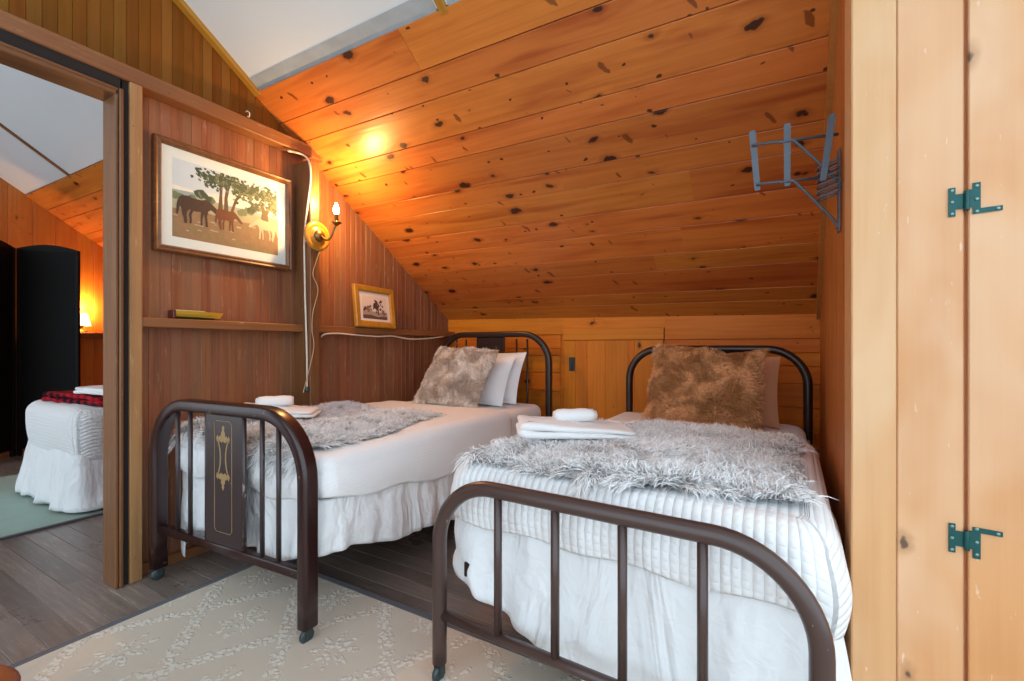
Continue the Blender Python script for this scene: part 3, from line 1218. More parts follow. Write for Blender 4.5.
XL = bed_xf((-1.825, .955), 0)
XR = bed_xf((-.375, 1.045), -.04)

# --- left bed
tag(loft_cover('mattress', M['sheet'], XL, -.50, .47, .09, 1.89, .598, lambda x, y, nx, ny: .418, .05, .08, loc=(-1.825, 1.9, .42), topn=.008),
    'mattress in a white sheet on the left iron bed, under its pillows', 'mattress')


def hemL(x, y, nx, ny):
    if ny > .7:
        return .55
    if nx > .5:
        return .465 - .11 * max(0, min(1, (y - .1) / .9)) + .008 * math.sin(y * 17)
    return .44 + .01 * math.sin(x * 23)


def bulL(x, y, nx, ny, f):
    if ny < -.7:
        return .016 * abs(math.sin((x + .225) * PI / .09)) ** .7 * math.sin(PI * min(1, f * 1.05)) - .006
    return .012 * math.sin(PI * f * .8)


tag(loft_cover('waffle_blanket', M['waffle_fine'], XL, -.53, .487, .064, 1.42, .616, hemL, .055, .07, bulL, loc=(-1.825, 1.7, .6), topn=.007, solid=.006),
    'white waffle blanket hanging over the side of the bed by the left wall', 'blanket')


def hsk(s, x, y):
    if x > .42 and y > .2:
        return .255 - .16 * min(1, (y - .2) / .9) + .012 * math.sin(y * 11)
    if y < .2:
        return .205 + .05 * max(0, (x - .2) / .25) + .012 * math.sin(x * 19) + (-.13 if x < -.42 else 0)
    return .12


O = outline_open(-.515, .478, .08, 1.8, .06)
tag(skirt('bed_skirt', M['skirt'], XL, O, .46, hsk, .013, .010, loc=(-1.825, 1.8, .3), freq=46, seed=2.1),
    'white bed skirt with a short wavy hem under the left wall bed', 'bed skirt')

# --- right bed
tag(loft_cover('mattress', M['sheet'], XR, -.49, .475, .11, 1.74, .598, lambda x, y, nx, ny: .418, .05, .08, loc=(-.33, 2.0, .42), topn=.008),
    'mattress in a white sheet on the plain brown iron bed, under the shade-browned fur pillow', 'mattress')


def hemR(x, y, nx, ny):
    if ny > .7:
        return .55
    if nx > .5:
        return .425 - .03 * math.sin(y * 9)
    return .462 - .016 * (x + .48) + .006 * math.sin(x * 21)


def bulR(x, y, nx, ny, f):
    if nx > .6:
        return (.016 * math.sin(PI * min(1, f)) + .008 * f) * (1 if y < .45 else .3)
    return .010 * math.sin(PI * f)


tag(loft_cover('waffle_blanket', M['waffle'], XR, -.528, .497, .08, 1.15, .625, hemR, .06, .08, bulR, loc=(-.36, 1.7, .6), topn=.006, solid=.006),
    'thick white waffle blanket over the foot of the bed beside the closet', 'blanket')


def hskR(s, x, y):
    if y < .3 and x < .43:
        t = (x + .48)
        return min(.285, max(.045, .275 - .36 * t))
    if x > .4:
        return .04
    return .16


O = outline_open(-.515, .49, .098, 1.6, .05)
tag(skirt('bed_skirt', M['skirt'], XR, O, .47, hskR, .016, lambda x, y, nx: .022 + .04 * max(0, nx) * max(0, min(1, (.30 - y) / .1)), loc=(-.36, 1.8, .3), freq=40, seed=7.7),
    'white bed skirt behind the plain brown footboard, pulled up at its left corner', 'bed skirt')


# ------------------------------------------------------------------ fur
def strands(m_, P, N, length, width, lean, curl=.5, clump=None, droop=.25, nseg=3):
    """bulk ribbons: P,N (n,3) roots and normals, lean (n,3) tangential pull"""
    n = len(P)
    L = length * rng.uniform(.65, 1.2, n)[:, None]
    d = N + lean
    d /= np.linalg.norm(d, axis=1)[:, None]
    side = np.cross(d, rng.normal(size=(n, 3)))
    side /= np.linalg.norm(side, axis=1)[:, None] + 1e-9
    W = width * rng.uniform(.6, 1.3, n)[:, None]
    pts = []
    bend = lean * .9 + rng.normal(size=(n, 3)) * curl * .35
    for k in range(nseg + 1):
        t = k / nseg
        q = P + d * L * t + bend * L * (t * t) * .45
        q[:, 2] -= (droop * L[:, 0] * t * t)
        if clump is not None:
            q = q + (clump - P) * (t ** 1.3) * .55
        pts.append(q)
    V = []
    for k in range(nseg):
        ww = W * (1 - (k / nseg) ** 2 * .7)
        V += [pts[k] - side * ww * .5, pts[k] + side * ww * .5]
    V.append(pts[nseg])
    V = np.stack(V, 1)          # n, 2*nseg+1, 3
    nv = V.shape[1]
    base = (np.arange(n) * nv)[:, None]
    for k in range(nseg - 1):
        F = base + np.array([2 * k, 2 * k + 1, 2 * k + 3, 2 * k + 2])
        uv = np.array([[0, k / nseg], [1, k / nseg], [1, (k + 1) / nseg], [0, (k + 1) / nseg]])
        if k == 0:
            m_.arrays(V.reshape(-1, 3), F, np.broadcast_to(uv, (n, 4, 2)))
            b0 = len(m_.v) - n * nv
        else:
            m_.f.extend(map(tuple, (F + b0).tolist()))
            m_.uv.extend(np.broadcast_to(uv, (n, 4, 2)).tolist())
            m_.mi.extend([m_.mat] * n); m_.sm.extend([True] * n)
    F = base + np.array([2 * nseg - 2, 2 * nseg - 1, 2 * nseg])
    uv = np.array([[0, 1 - 1 / nseg], [1, 1 - 1 / nseg], [.5, 1]])
    m_.f.extend(map(tuple, (F + b0).tolist()))
    m_.uv.extend(np.broadcast_to(uv, (n, 3, 2)).tolist())
    m_.mi.extend([m_.mat] * n); m_.sm.extend([True] * n)


def fur_throw(xf, fn, name, label, loc, nclump=1300, per=13, L=.05):
    """fn(u,v)->local point of the draped throw; backing + shag"""
    m_ = MB(); m_.M = xf
    m_.grid(fn, 60, 50, lambda a, b: (a, .12))
    # underside hem
    UVc = rng.uniform(0, 1, (nclump, 2))
    e = 1e-3
    P, N, C, LE = [], [], [], []
    for (u, v) in UVc:
        u = min(max(u, .002), .997); v = min(max(v, .002), .997)
        p = Vector(fn(u, v)); pu = Vector(fn(u + e, v)) - p; pv = Vector(fn(u, v + e)) - p
        n = pu.cross(pv).normalized()
        if n.z < -.2:
            n = -n
        tu, tv = pu.normalized(), pv.normalized()
        a = 2 * PI * nz(p.x * 4, p.y * 4, 3.3) * 1.6 - 1.2
        dirn = tu * math.cos(a) * .42 + tv * math.sin(a) * .42
        edge = Vector((0, 0, 0))
        if u < .04: edge -= tu
        if u > .96: edge += tu
        if v < .04: edge -= tv
        if v > .96: edge += tv
        dirn = dirn + edge * .12 - Vector((0, 0, .5)) * (edge.length > 0)
        cp = p + dirn * .012
        for k in range(per):
            off = tu * random.gauss(0, .011) + tv * random.gauss(0, .011)
            P.append(p + off); N.append(n); C.append(p); LE.append(dirn + tu * random.gauss(0, .25) + tv * random.gauss(0, .25))
    M3 = xf.to_3x3()
    tr = xf.translation
    A = lambda q: np.array([tuple(M3 @ x) for x in q])
    Pw = A(P) + np.array(tr); Cw = A(C) + np.array(tr)
    strands(m_, Pw, A(N), L, .0034, A(LE), .6, Cw, .5)
    return tag(m_.build(name, M['fur_grey'], None, loc=loc), label, 'throw')


def sheet_top(x, y, x0, x1, y0, zt, r=.06):
    """height & horizontal clamp of a cloth lying on the bed top with rounded edges; returns a point"""
    z = zt
    X, Y = x, y
    for lo in (0,):
        pass
    if x > x1 - r:
        d = x - (x1 - r)
        if d < r * PI / 2:
            X = x1 - r + r * math.sin(d / r); z -= r * (1 - math.cos(d / r))
        else:
            X = x1; z -= r + d - r * PI / 2
    if x < x0 + r:
        d = (x0 + r) - x
        if d < r * PI / 2:
            X = x0 + r - r * math.sin(d / r); z -= r * (1 - math.cos(d / r))
        else:
            X = x0; z -= r + d - r * PI / 2
    if y < y0 + r:
        d = (y0 + r) - y
        if d < r * PI / 2:
            Y = y0 + r - r * math.sin(d / r); z -= r * (1 - math.cos(d / r))
        else:
            Y = y0; z -= r + d - r * PI / 2
    return X, Y, z


def throwR(u, v):
    x = -.475 + .905 * u + .012 * math.sin(v * 9)
    y = .082 + (.90 + .06 * u) * v + .02 * math.sin(u * 7 + 1) * (1 - v) + .085 * u * (1 - v)
    X, Y, z = sheet_top(x, y, -.512, .497, .08, .632)
    z += .018 + .012 * nz(x, y, 1, 6) + .010 * math.sin(x * 9 + 1)
    return (X, Y, z)


def throwL(u, v):
    x = -.52 + (.88 + .06 * math.sin(v * 5)) * u
    y = .02 + .95 * v + .03 * math.sin(u * 6)
    X, Y, z = sheet_top(x, y, -.53, .49, .064, .622)
    z += .014 + .012 * nz(x, y, 1, 6) + .012 * math.sin(x * 11)
    return (X, Y, z)


fur_throw(XR, throwR, 'fur_throw', 'shaggy grey fur throw across the foot of the bed beside the closet', (-.36, 1.6, .64), 3000, 16, .052)
fur_throw(XL, throwL, 'fur_throw', 'shaggy grey fur throw behind the gilt-panel footboard', (-1.9, 1.5, .63), 2400, 14, .042)


# ------------------------------------------------------------------ pillows
def pillow_pt(u, v, w, h, t, side, pinch=.07, sag=0.0, seed=0.0):
    """u,v in -1..1"""
    x = w / 2 * u * (1 - pinch * (1 - v * v) * abs(u))
    y = h / 2 * v * (1 - pinch * (1 - u * u) * abs(v))
    if v > 0:
        y -= sag * h * v * math.exp(-((u - .42) / .42) ** 2)
    th = t / 2 * max(0, (1 - abs(u) ** 2.4)) ** .55 * max(0, (1 - abs(v) ** 2.4)) ** .55
    th *= 1 + .16 * nz(x * 5 + seed, y * 5, side)
    return Vector((x, y, side * th))


def pillow(name, mat, xf, w, h, t, label, cat, group=None, fur=None, sag=0.0, pinch=.07, seed=0.0, loc=None):
    m_ = MB(); m_.M = xf
    n = 26
    for s in (1, -1):
        def fn(a, b, s=s):
            return pillow_pt(2 * a - 1, (2 * b - 1) * s, w, h, t, s, pinch, 0, seed) if not sag else pillow_pt(2 * a - 1, (2 * b - 1), w, h, t, s, pinch, sag, seed)
        if s > 0 or not sag:
            m_.grid(fn, n, n, lambda a, b: (a, .35))
        else:
            m_.grid(lambda a, b: fn(1 - a, b), n, n, lambda a, b: (a, .35))
    if fur:
        cnt, L = fur
        P, N, LE = [], [], []
        e = 1e-3
        while len(P) < cnt:
            s = 1 if random.random() < .75 else -1
            u, v = random.uniform(-1, 1), random.uniform(-1, 1)
            p = pillow_pt(u, v, w, h, t, s, pinch, sag, seed)
            uu, vv = min(max(u, -.985), .985), min(max(v, -.985), .985)
            q = pillow_pt(uu, vv, w, h, t, s, pinch, sag, seed)
            a = pillow_pt(uu + e, vv, w, h, t, s, pinch, sag, seed) - q
            b = pillow_pt(uu, vv + e, w, h, t, s, pinch, sag, seed) - q
            nn_ = a.cross(b).normalized() * s
            P.append(p); N.append(nn_)
            ang = 2 * PI * nz(p.x * 6, p.y * 6, 1.7 + s)
            LE.append(Vector((math.cos(ang) * .9 + random.gauss(0, .3), math.sin(ang) * .9 - .4 + random.gauss(0, .3), 0)))
        M3 = xf.to_3x3()
        A = lambda q: np.array([tuple(M3 @ x) for x in q])
        strands(m_, A(P) + np.array(xf.translation), A(N), L, .0045, A(LE), .5, None, .2, 2)
    o = m_.build(name, mat, None, loc=loc or tuple(xf.translation))
    return tag(o, label, cat, group)


def lean(base, yaw, tilt, h, roll=0.0):
    """pillow matrix: bottom edge centre at base, front (+Z local) facing -Y, leaning back by tilt"""
    return (Matrix.Translation(Vector(base)) @ Matrix.Rotation(yaw, 4, 'Z') @ Matrix.Rotation(PI / 2 - tilt, 4, 'X')
            @ Matrix.Rotation(roll, 4, 'Z') @ Matrix.Translation(Vector((0, h / 2, 0))))


pillow('fur_pillow', M['fur_beige'], lean((-1.80, 2.28, .618), .06, math.radians(36), .46, -.05), .48, .455, .17,
       'square mottled beige-grey fur pillow propped in front of two white pillows', 'pillow', None, (15000, .017), pinch=.05, seed=3)
pillow('fur_pillow', M['fur_warm_shade'], lean((-.29, 2.30, .615), -.05, math.radians(29), .43, -.02), .53, .455, .17,
       'mottled fur pillow, warm shade painted in brown, propped against the plain dark headboard', 'pillow', None, (15000, .017), pinch=.04, sag=.09, seed=8)
pillow('pillow', M['sheet'], lean((-1.825, 2.50, .61), .03, math.radians(31), .39, .0), .65, .39, .13,
       'white pillow directly behind the beige fur pillow', 'pillow', 'white pillows on the left bed', seed=1, pinch=.05)
pillow('pillow', M['sheet'], lean((-1.80, 2.64, .61), .03, math.radians(25), .385, .0), .65, .385, .13,
       'white pillow at the back, nearest the panelled headboard with spindles', 'pillow', 'white pillows on the left bed', seed=5, pinch=.05)
pillow('pillow', M['cotton_warm_shade'], lean((-.27, 2.55, .605), -.05, math.radians(22), .37, .0), .64, .37, .14,
       'plain pillow, warm shade painted tan, behind the right edge of the shade-browned fur pillow', 'pillow', None, seed=12, pinch=.04)


# ------------------------------------------------------------------ towels
def fold_stack(m_, x0, x1, y0, y1, z0, th, n=2, wav=.004, seed=0.0, taper=0.0):
    """folded towel: a stack of rounded slabs"""
    t = th / n
    for i in range(n):
        O = rrect(x0 + .006 * (i % 2), x1 - .008 * (i % 2), y0 + .006 * i, y1 - .005 * i, .035, .012)
        R = []
        zc = z0 + t * (i + .5)
        cx, cy = (x0 + x1) / 2, (y0 + y1) / 2
        hr = t * .5
        for ins, dz in [(.9, -.5)] + [(hr * (1 - math.cos(q_)), .5 * math.sin(q_)) for q_ in [PI / 2 * (k_ / 5 - 1) for k_ in range(11)]] + [(.05, .52), (.9, .5)]:
            ring = []
            for px, py, nx, ny in O:
                if ins == .9:
                    x, y = cx + (px - cx) * .1, cy + (py - cy) * .1
                else:
                    x, y = px - nx * ins, py - ny * ins
                tp = 1 - taper * min(1, max(0, (x - x0) / (x1 - x0)))
                ring.append((x, y, z0 + (zc - z0 + dz * t) * tp + wav * nz(x * 8 + seed, y * 8, i)))
            R.append(ring)
        m_.rings(R, True, True, True)


def roll(m_, p, ax, length, r, turns=2.6):
    """rolled washcloth lying along ax"""
    ax = Vector(ax).normalized()
    up = Vector((0, 0, 1))
    sd = ax.cross(up).normalized()
    n = 44
    prof = []
    for k in range(n + 1):
        t = k / n
        rad = r * (.22 + .78 * t)
        a = -PI * .5 + 2 * PI * turns * (t - 1) - .3
        prof.append((rad * 1.18 * math.cos(a), rad * .86 * math.sin(a)))
    R = []
    for j in range(9):
        s = (j / 8 - .5) * length
        sh = (1 - .38 * abs(j / 4 - 1) ** 4) * (1 + .16 * nz(j * .4, p[0] * 9))
        R.append([Vector(p) + ax * s + sd * a * sh + up * (b * sh + r * .86) for a, b in prof])
    m_.rings(R, False, False, True)
    m_.tube([Vector(p) - ax * (length * .44) + up * r * .86, Vector(p) + ax * (length * .44) + up * r * .86], r * .8, 14)


def towel_set(xf, x0, x1, y0, y1, z, rp, ra, lab1, lab2, th=.06):
    m_ = MB(); m_.M = xf
    fold_stack(m_, x0, x1, y0, y1, z, th, 2, .014, x0, .55)
    a = m_.build('folded_towel', M['towel'], None, loc=tuple(xf @ Vector(((x0 + x1) / 2, (y0 + y1) / 2, z))))
    tag(a, lab1, 'towel', 'folded white towels on the beds')
    m_ = MB(); m_.M = xf
    roll(m_, rp, ra, .165, .031)
    b = m_.build('rolled_washcloth', M['towel'], None, loc=tuple(xf @ Vector(rp)))
    s = b.modifiers.new('thickness', 'SOLIDIFY'); s.thickness = .004
    tag(b, lab2, 'washcloth', 'rolled washcloths on the towels')


towel_set(bed_xf((-.66, 1.60), .55), -.20, .24, -.12, .12, .668, (.03, .04, .704), (1, .1, 0),
          'folded white towel lying on the shaggy throw of the bed beside the closet',
          'rolled white washcloth on the folded towel of the bed beside the closet')
towel_set(bed_xf((-2.12, 1.39), .75), -.20, .17, -.12, .12, .655, (-.03, .0, .700), (1, .2, 0),
          'folded white towel on the throw of the bed by the left wall',
          'rolled white washcloth on the folded towel by the left wall')

# ------------------------------------------------------------------ rugs
mb = MB()
rx0, ry1 = -2.02, 1.27
O = [(rx0, -1.2), (1.1, -1.2), (1.1, ry1), (rx0, ry1)]
mb.box(((rx0 + 1.1) / 2, (ry1 - 1.2) / 2, .005), (1.1 - rx0, ry1 + 1.2, .010), .002)
rg = mb.build('area_rug', M['rug'], None, loc=(-.46, .035, 0))
tag(rg, 'beige rug with raised leaf lattice and flowers in front of both beds', 'rug')
mb = MB()
mb.box((rx0 - .014, (ry1 - 1.2) / 2, .0055), (.03, ry1 + 1.2 + .03, .011), .003)
mb.box(((rx0 + 1.1) / 2, ry1 + .012, .0055), (1.1 - rx0, .03, .011), .003)
mb.build('binding', M['rug_edge'], rg)
mb = MB()
mb.box((-4.25, .52, .006), (1.6, 1.5, .012), .004)
gr = mb.build('area_rug', M['rug_green'], None, loc=(-4.25, .52, 0))
tag(gr, 'plain pale green rug on the floor of the next room', 'rug')
mb = MB()
mb.box((-3.445, .52, .0065), (.022, 1.52, .013), .003)
mb.box((-4.25, 1.275, .0065), (1.62, .022, .013), .003)
mb.build('binding', M['rug_edge'], gr)


# ------------------------------------------------------------------ pictures
def pframe(m_, xf, w, h, fw, d, steps):
    """mitred frame: steps = [(inset from outer edge, height)]"""
    m_.M = xf
    R = []
    for ins, z in steps:
        a, b = w / 2 - ins, h / 2 - ins
        R.append([(-a, -b, z), (a, -b, z), (a, b, z), (-a, b, z)])
    m_.rings(R, True, False, False)


def flatmat(name, c, var=.1, sc=40, rough=.55):
    return plain(name, c, rough, var=var, sc=sc)


HORSE = [(.04, .80), (.10, .93), (.22, .97), (.38, .92), (.52, .93), (.62, .98), (.70, .94), (.80, .82), (.88, .71), (.97, .58), (1.0, .50), (.96, .45), (.88, .52), (.80, .60), (.73, .66), (.67, .58), (.645, .40), (.655, .2), (.67, .02), (.615, 0), (.605, .2), (.585, .42), (.55, .51), (.40, .48), (.27, .51), (.225, .42), (.21, .28), (.225, .14), (.22, 0), (.165, 0), (.155, .16), (.12, .30), (.11, .45), (.075, .56), (.055, .40), (.025, .22), (0, .33), (.01, .6)]
HLEGS = [[(.30, .52), (.36, .52), (.31, .30), (.32, .14), (.31, .02), (.27, .02), (.275, .16), (.255, .32)], [(.52, .52), (.58, .52), (.545, .25), (.54, .02), (.505, .02), (.51, .25)]]


def horse_picture():
    c = Vector((XW + .010, 1.2855, 1.692))
    # local x -> +Y, local y -> +Z, local z -> +X
    xf = Matrix(((0, 0, 1, c.x), (1, 0, 0, c.y), (0, 1, 0, c.z), (0, 0, 0, 1)))
    root = thing('framed_picture', 'large framed picture of three horses under trees on the left wall', 'picture', tuple(c))
    w, h = .665, .518
    m_ = MB()
    pframe(m_, xf, w, h, .03, .03, [(0, 0), (0, .026), (.006, .034), (.014, .030), (.022, .033), (.030, .022), (.030, .012)])
    m_.build('frame', M['trimdark'], root)
    m_ = MB(); m_.M = xf
    m_.box((0, 0, .007), (w - .03, h - .03, .014), 0)
    m_.build('mat_board', flatmat('cream_mat', 'd9e3dd', .03), root)
    pw_, ph_ = .515, .365
    m_ = MB(); m_.M = xf
    mats = [flatmat('art_sky', 'c3d3da', .1, 6), flatmat('art_haze', 'dfe0d0', .1, 10), flatmat('art_field', 'a6a484', .2, 30), flatmat('art_ground', '8e7253', .22, 45), flatmat('art_grass', '7d7a52', .25, 60),
            flatmat('art_trunk', '5b4a35', .3, 60), flatmat('art_leaf', '3d5040', .3, 80), flatmat('art_leaf_light', '697858', .25, 80), flatmat('art_dark_horse', '41302a', .3, 50), flatmat('art_chestnut_horse', '6b3a26', .25, 50), flatmat('art_pale_horse', 'd9b394', .12, 40), flatmat('art_hill', '93a8a8', .1, 20)]
    org = (-pw_ / 2, -ph_ / 2, 0)
    ux, uy, nn_ = (pw_, 0, 0), (0, ph_, 0), (0, 0, 1)
    lay = [.0142]

    def P(pts, mi):
        m_.mat = mi
        m_.poly(pts, org, ux, uy, nn_, lay[0])
        lay[0] += .0000015

    def blob(x, y, r, mi, n=9, asp=1.35):
        P([(min(.999, max(.001, x + r * random.uniform(.75, 1.2) * math.cos(2 * PI * k / n))), min(.999, max(.001, y + asp * r * random.uniform(.75, 1.2) * math.sin(2 * PI * k / n)))) for k in range(n)], mi)
    P([(0, 0), (1, 0), (1, 1), (0, 1)], 0)
    P([(0, .3), (1, .3), (1, .85), (.6, .80), (.45, .7), (.2, .64), (0, .66)], 1)
    P([(0, .4), (1, .4), (1, .55), (.7, .58), (.4, .56), (.2, .62), (0, .60)], 11)
    P([(0, .3), (1, .3), (1, .54), (.75, .53), (.5, .54), (.2, .56), (0, .55)], 2)
    for x, y, r in ((.02, .52, .05), (.08, .54, .04), (.16, .55, .04), (.30, .56, .05), (.22, .62, .05), (.26, .6, .045), (.62, .53, .05), (.68, .55, .05)):
        for _ in range(4):
            blob(x + random.gauss(0, .015), y + random.gauss(0, .02), r * .7, 6 + (random.random() < .35))
    P([(0, 0), (1, 0), (1, .36), (.8, .40), (.5, .37), (.2, .40), (0, .36)], 3)
    for _ in range(70):
        x = random.uniform(0, 1); y = random.uniform(0, .14) * (1.3 - x)
        blob(x, y + .01, random.uniform(.008, .022), 4, 6, .8)
    for _ in range(40):
        blob(random.uniform(.02, .98), random.uniform(.10, .36), random.uniform(.008, .03), random.choice((3, 3, 2)), 7, .4)
    # trunks
    P([(.385, .46), (.43, .46), (.425, .7), (.435, .93), (.40, .95), (.40, .7)], 5)
    P([(.44, .46), (.485, .46), (.475, .66), (.50, .86), (.47, .88), (.445, .66)], 5)
    P([(.50, .48), (.53, .49), (.565, .66), (.64, .82), (.62, .84), (.545, .68)], 5)
    P([(.80, .40), (.90, .40), (.885, .58), (.93, .72), (.90, .74), (.86, .63), (.82, .76), (.79, .74), (.82, .58)], 5)
    for cx_, cy_, n, sx, sy in ((.34, .88, 46, .10, .07), (.48, .90, 44, .10, .06), (.60, .82, 34, .06, .07), (.73, .86, 26, .06, .06), (.87, .84, 60, .10, .08), (.74, .66, 18, .04, .04), (.95, .70, 16, .035, .05)):
        for _ in range(n):
            for _k in range(3):
                blob(min(.97, max(.02, random.gauss(cx_, sx * .75))), min(.975, random.gauss(cy_, sy * .85)), random.uniform(.006, .020), 6 if random.random() < .68 else 7, 7)

    def horse(x, y, w_, h_, mi, flip=False):
        f = lambda p: (x + (1 - p[0] if flip else p[0]) * w_, y + p[1] * h_)
        for q in HLEGS + [HORSE]:
            q2 = [f(p) for p in q]
            P(q2[::-1] if flip else q2, mi)
    horse(.03, .20, .40, .37, 8)
    horse(.36, .21, .26, .30, 9)
    horse(.68, .19, .32, .31, 10, True)
    m_.build('print', mats, root)


horse_picture()


def small_picture():
    w, h = .35, .28
    tilt = math.radians(7)
    base = Vector((XF + .022, 2.195, 1.127))
    xf0 = Matrix(((0, 0, 1, base.x), (1, 0, 0, base.y), (0, 1, 0, base.z), (0, 0, 0, 1)))
    xf = xf0 @ Matrix.Rotation(-tilt, 4, 'X') @ Matrix.Rotation(math.radians(-1.0), 4, 'Z') @ Matrix.Translation(Vector((0, h / 2, 0)))
    root = thing('framed_picture', 'small golden-framed print of dark trees leaning on the wall shelf rail', 'picture', tuple(base))
    m_ = MB()
    pframe(m_, xf, w, h, .04, .03, [(0, -.008), (0, .012), (.006, .018), (.032, .015), (.042, .008), (.042, .002)])
    m_.build('frame', M['batten'], root)
    m_ = MB(); m_.M = xf
    m_.box((0, 0, -.002), (w - .04, h - .04, .010), 0)
    m_.build('mat_board', flatmat('white_mat', 'd9cfc9', .03), root)
    m_ = MB(); m_.M = xf
    mats = [flatmat('print_paper', 'd3c1b8', .05), flatmat('print_tree', '453531', .35, 70), flatmat('print_tree_mid', '76605a', .3, 70), flatmat('print_land', 'a18b80', .2, 50), flatmat('print_land_dark', '5a443c', .3, 50)]
    pw_, ph_ = .215, .155
    org, ux, uy, nn_ = (-pw_ / 2, -ph_ / 2 - .004, 0), (pw_, 0, 0), (0, ph_, 0), (0, 0, 1)
    lay = [.0034]

    def P(pts, mi):
        m_.mat = mi
        m_.poly(pts, org, ux, uy, nn_, lay[0]); lay[0] += .00001
    P([(0, 0), (1, 0), (1, 1), (0, 1)], 0)
    P([(0, 0), (1, 0), (1, .34), (.6, .30), (.3, .36), (0, .32)], 3)
    P([(0, 0), (1, 0), (1, .14), (.6, .10), (.3, .18), (0, .16)], 4)
    P([(.60, .2), (.66, .2), (.65, .5), (.61, .5)], 1)
    P([(.20, .28), (.24, .28), (.235, .48), (.205, .48)], 2)
    for cx_, cy_, n, s, mi in ((.62, .62, 34, .085, 1), (.56, .45, 10, .05, 1), (.22, .48, 18, .055, 2), (.06, .42, 10, .04, 1), (.88, .30, 10, .05, 2)):
        for _ in range(n):
            x, y, r = random.gauss(cx_, s), random.gauss(cy_, s * 1.3), random.uniform(.02, .05)
            P([(min(.98, max(.02, x + r * math.cos(2 * PI * k / 8))), min(.97, max(.03, y + r * 1.3 * math.sin(2 * PI * k / 8)))) for k in range(8)], mi)
    m_.build('print', mats, root)


small_picture()

# ------------------------------------------------------------------ toy boat on the shelf rail
bo = thing('model_boat', 'small yellow and green wooden model boat on the wall shelf rail', 'model boat', (XF - .035, 1.108, 1.127))


def hull(m_, L, z0, z1, b0, b1, k=12):
    R = []
    for i in range(k + 1):
        t = i / k
        y = 1.022 + L * t
        wd = (1 - max(0, (t - .45) / .55) ** 2.0)
        wd = max(wd, .03) * (.9 + .1 * min(1, t * 4))
        rk = .022 * (t > .6) * ((t - .6) / .4) ** 2
        row = []
        for j, (f, zf) in enumerate(((-1, 1), (-.9, .5), (-.55, 0), (.55, 0), (.9, .5), (1, 1))):
            zz = z0 + (z1 - z0) * zf
            bb = b0 + (b1 - b0) * zf
            row.append((XF - .035 + f * bb * wd, y + rk * (zz - 1.127) / .034, zz))
        R.append(row)
    m_.rings(R, True, True, False)


mb = MB(); hull(mb, .195, 1.1375, 1.165, .022, .029)
mb.build('hull', plain('boat_yellow', 'c99a2e', .35), bo)
mb = MB(); hull(mb, .175, 1.127, 1.1372, .014, .0215)
mb.build('keel', plain('boat_green', '1f3a22', .4), bo)
mb = MB(); mb.box((XF - .035, 1.018, 1.148), (.056, .012, .038), .003)
mb.build('transom', plain('boat_red', '57201a', .4), bo)
mb = MB()
mb.box((XF - .035, 1.085, 1.1665), (.05, .12, .004), .001)
mb.build('deck', plain('boat_deck', 'c8b98a', .5), bo)

# ------------------------------------------------------------------ sconce, cables, hook
XP = XW + .145       # face of the stud
sc = thing('wall_sconce', 'lit candle-bulb sconce on a round golden wooden plate on the wall post', 'sconce', (XP, 1.70, 1.635))
mb = MB()
mb.lathe([(.082, 0), (.086, .006), (.082, .014), (.066, .020), (.060, .016), (.05, .016), (.045, .024), (.02, .026), (.001, .026)], (XP, 1.70, 1.635), (1, 0, 0), 32)
mb.build('backplate', M['woodplate'], sc)
mb = MB()
mb.lathe([(.034, .024), (.036, .03), (.026, .04), (.012, .046), (.001, .047)], (XP, 1.70, 1.635), (1, 0, 0), 24)
mb.build('rosette', M['brass'], sc)
BX, BY, BZ = XP + .125, 1.735, 1.70
mb = MB()
pth = []
for k in range(13):
    t = k / 12
    pth.append((XP + .04 + (BX - XP - .04) * t ** .8, 1.70 + (BY - 1.70) * t, 1.632 - .028 * math.sin(PI * min(1, t * 1.25)) + (BZ - 1.632) * t ** 3))
mb.tube(pth, .0065, 10)
mb.build('arm', M['brass'], sc)
mb = MB()
mb.lathe([(.006, -.012), (.016, -.004), (.030, .006), (.026, .010), (.014, .008), (.012, .016), (.0115, .05), (.011, .052)], (BX, BY, BZ), seg=20)
mb.build('candle_socket', M['brass'], sc)
mb = MB()
mb.lathe([(.008, .05), (.012, .058), (.0165, .072), (.0165, .085), (.011, .102), (.004, .116), (.0005, .122)], (BX, BY, BZ), seg=20)
mb.build('bulb', M['bulb'], sc)
mb = MB()


def pxpath(pts, X):
    return [atX(a, b, X) for a, b in pts]


def smooth_path(P, n=6):
    out = []
    for i in range(len(P) - 1):
        p0, p1, p2, p3 = P[max(i - 1, 0)], P[i], P[i + 1], P[min(i + 2, len(P) - 1)]
        for k in range(n):
            t = k / n
            out.append(.5 * ((2 * p1) + (p2 - p0) * t + (2 * p0 - 5 * p1 + 4 * p2 - p3) * t * t + (3 * p1 - p0 - 3 * p2 + p3) * t ** 3))
    out.append(P[-1])
    return out


cp_ = pxpath([(320, 250), (316, 262), (313, 275), (318, 290), (313, 312), (312, 330), (314, 345), (311, 362), (307, 378), (303, 393)], XP + .006)
mb.tube(smooth_path(cp_), .0028, 8)
mb.build('cord', M['cord'], sc)

mb = MB()
def atY(px, py, Y):
    d = ray(px, py)
    t = Y / d.y
    return Vector((t * d.x, Y, 1 + t * d.z))


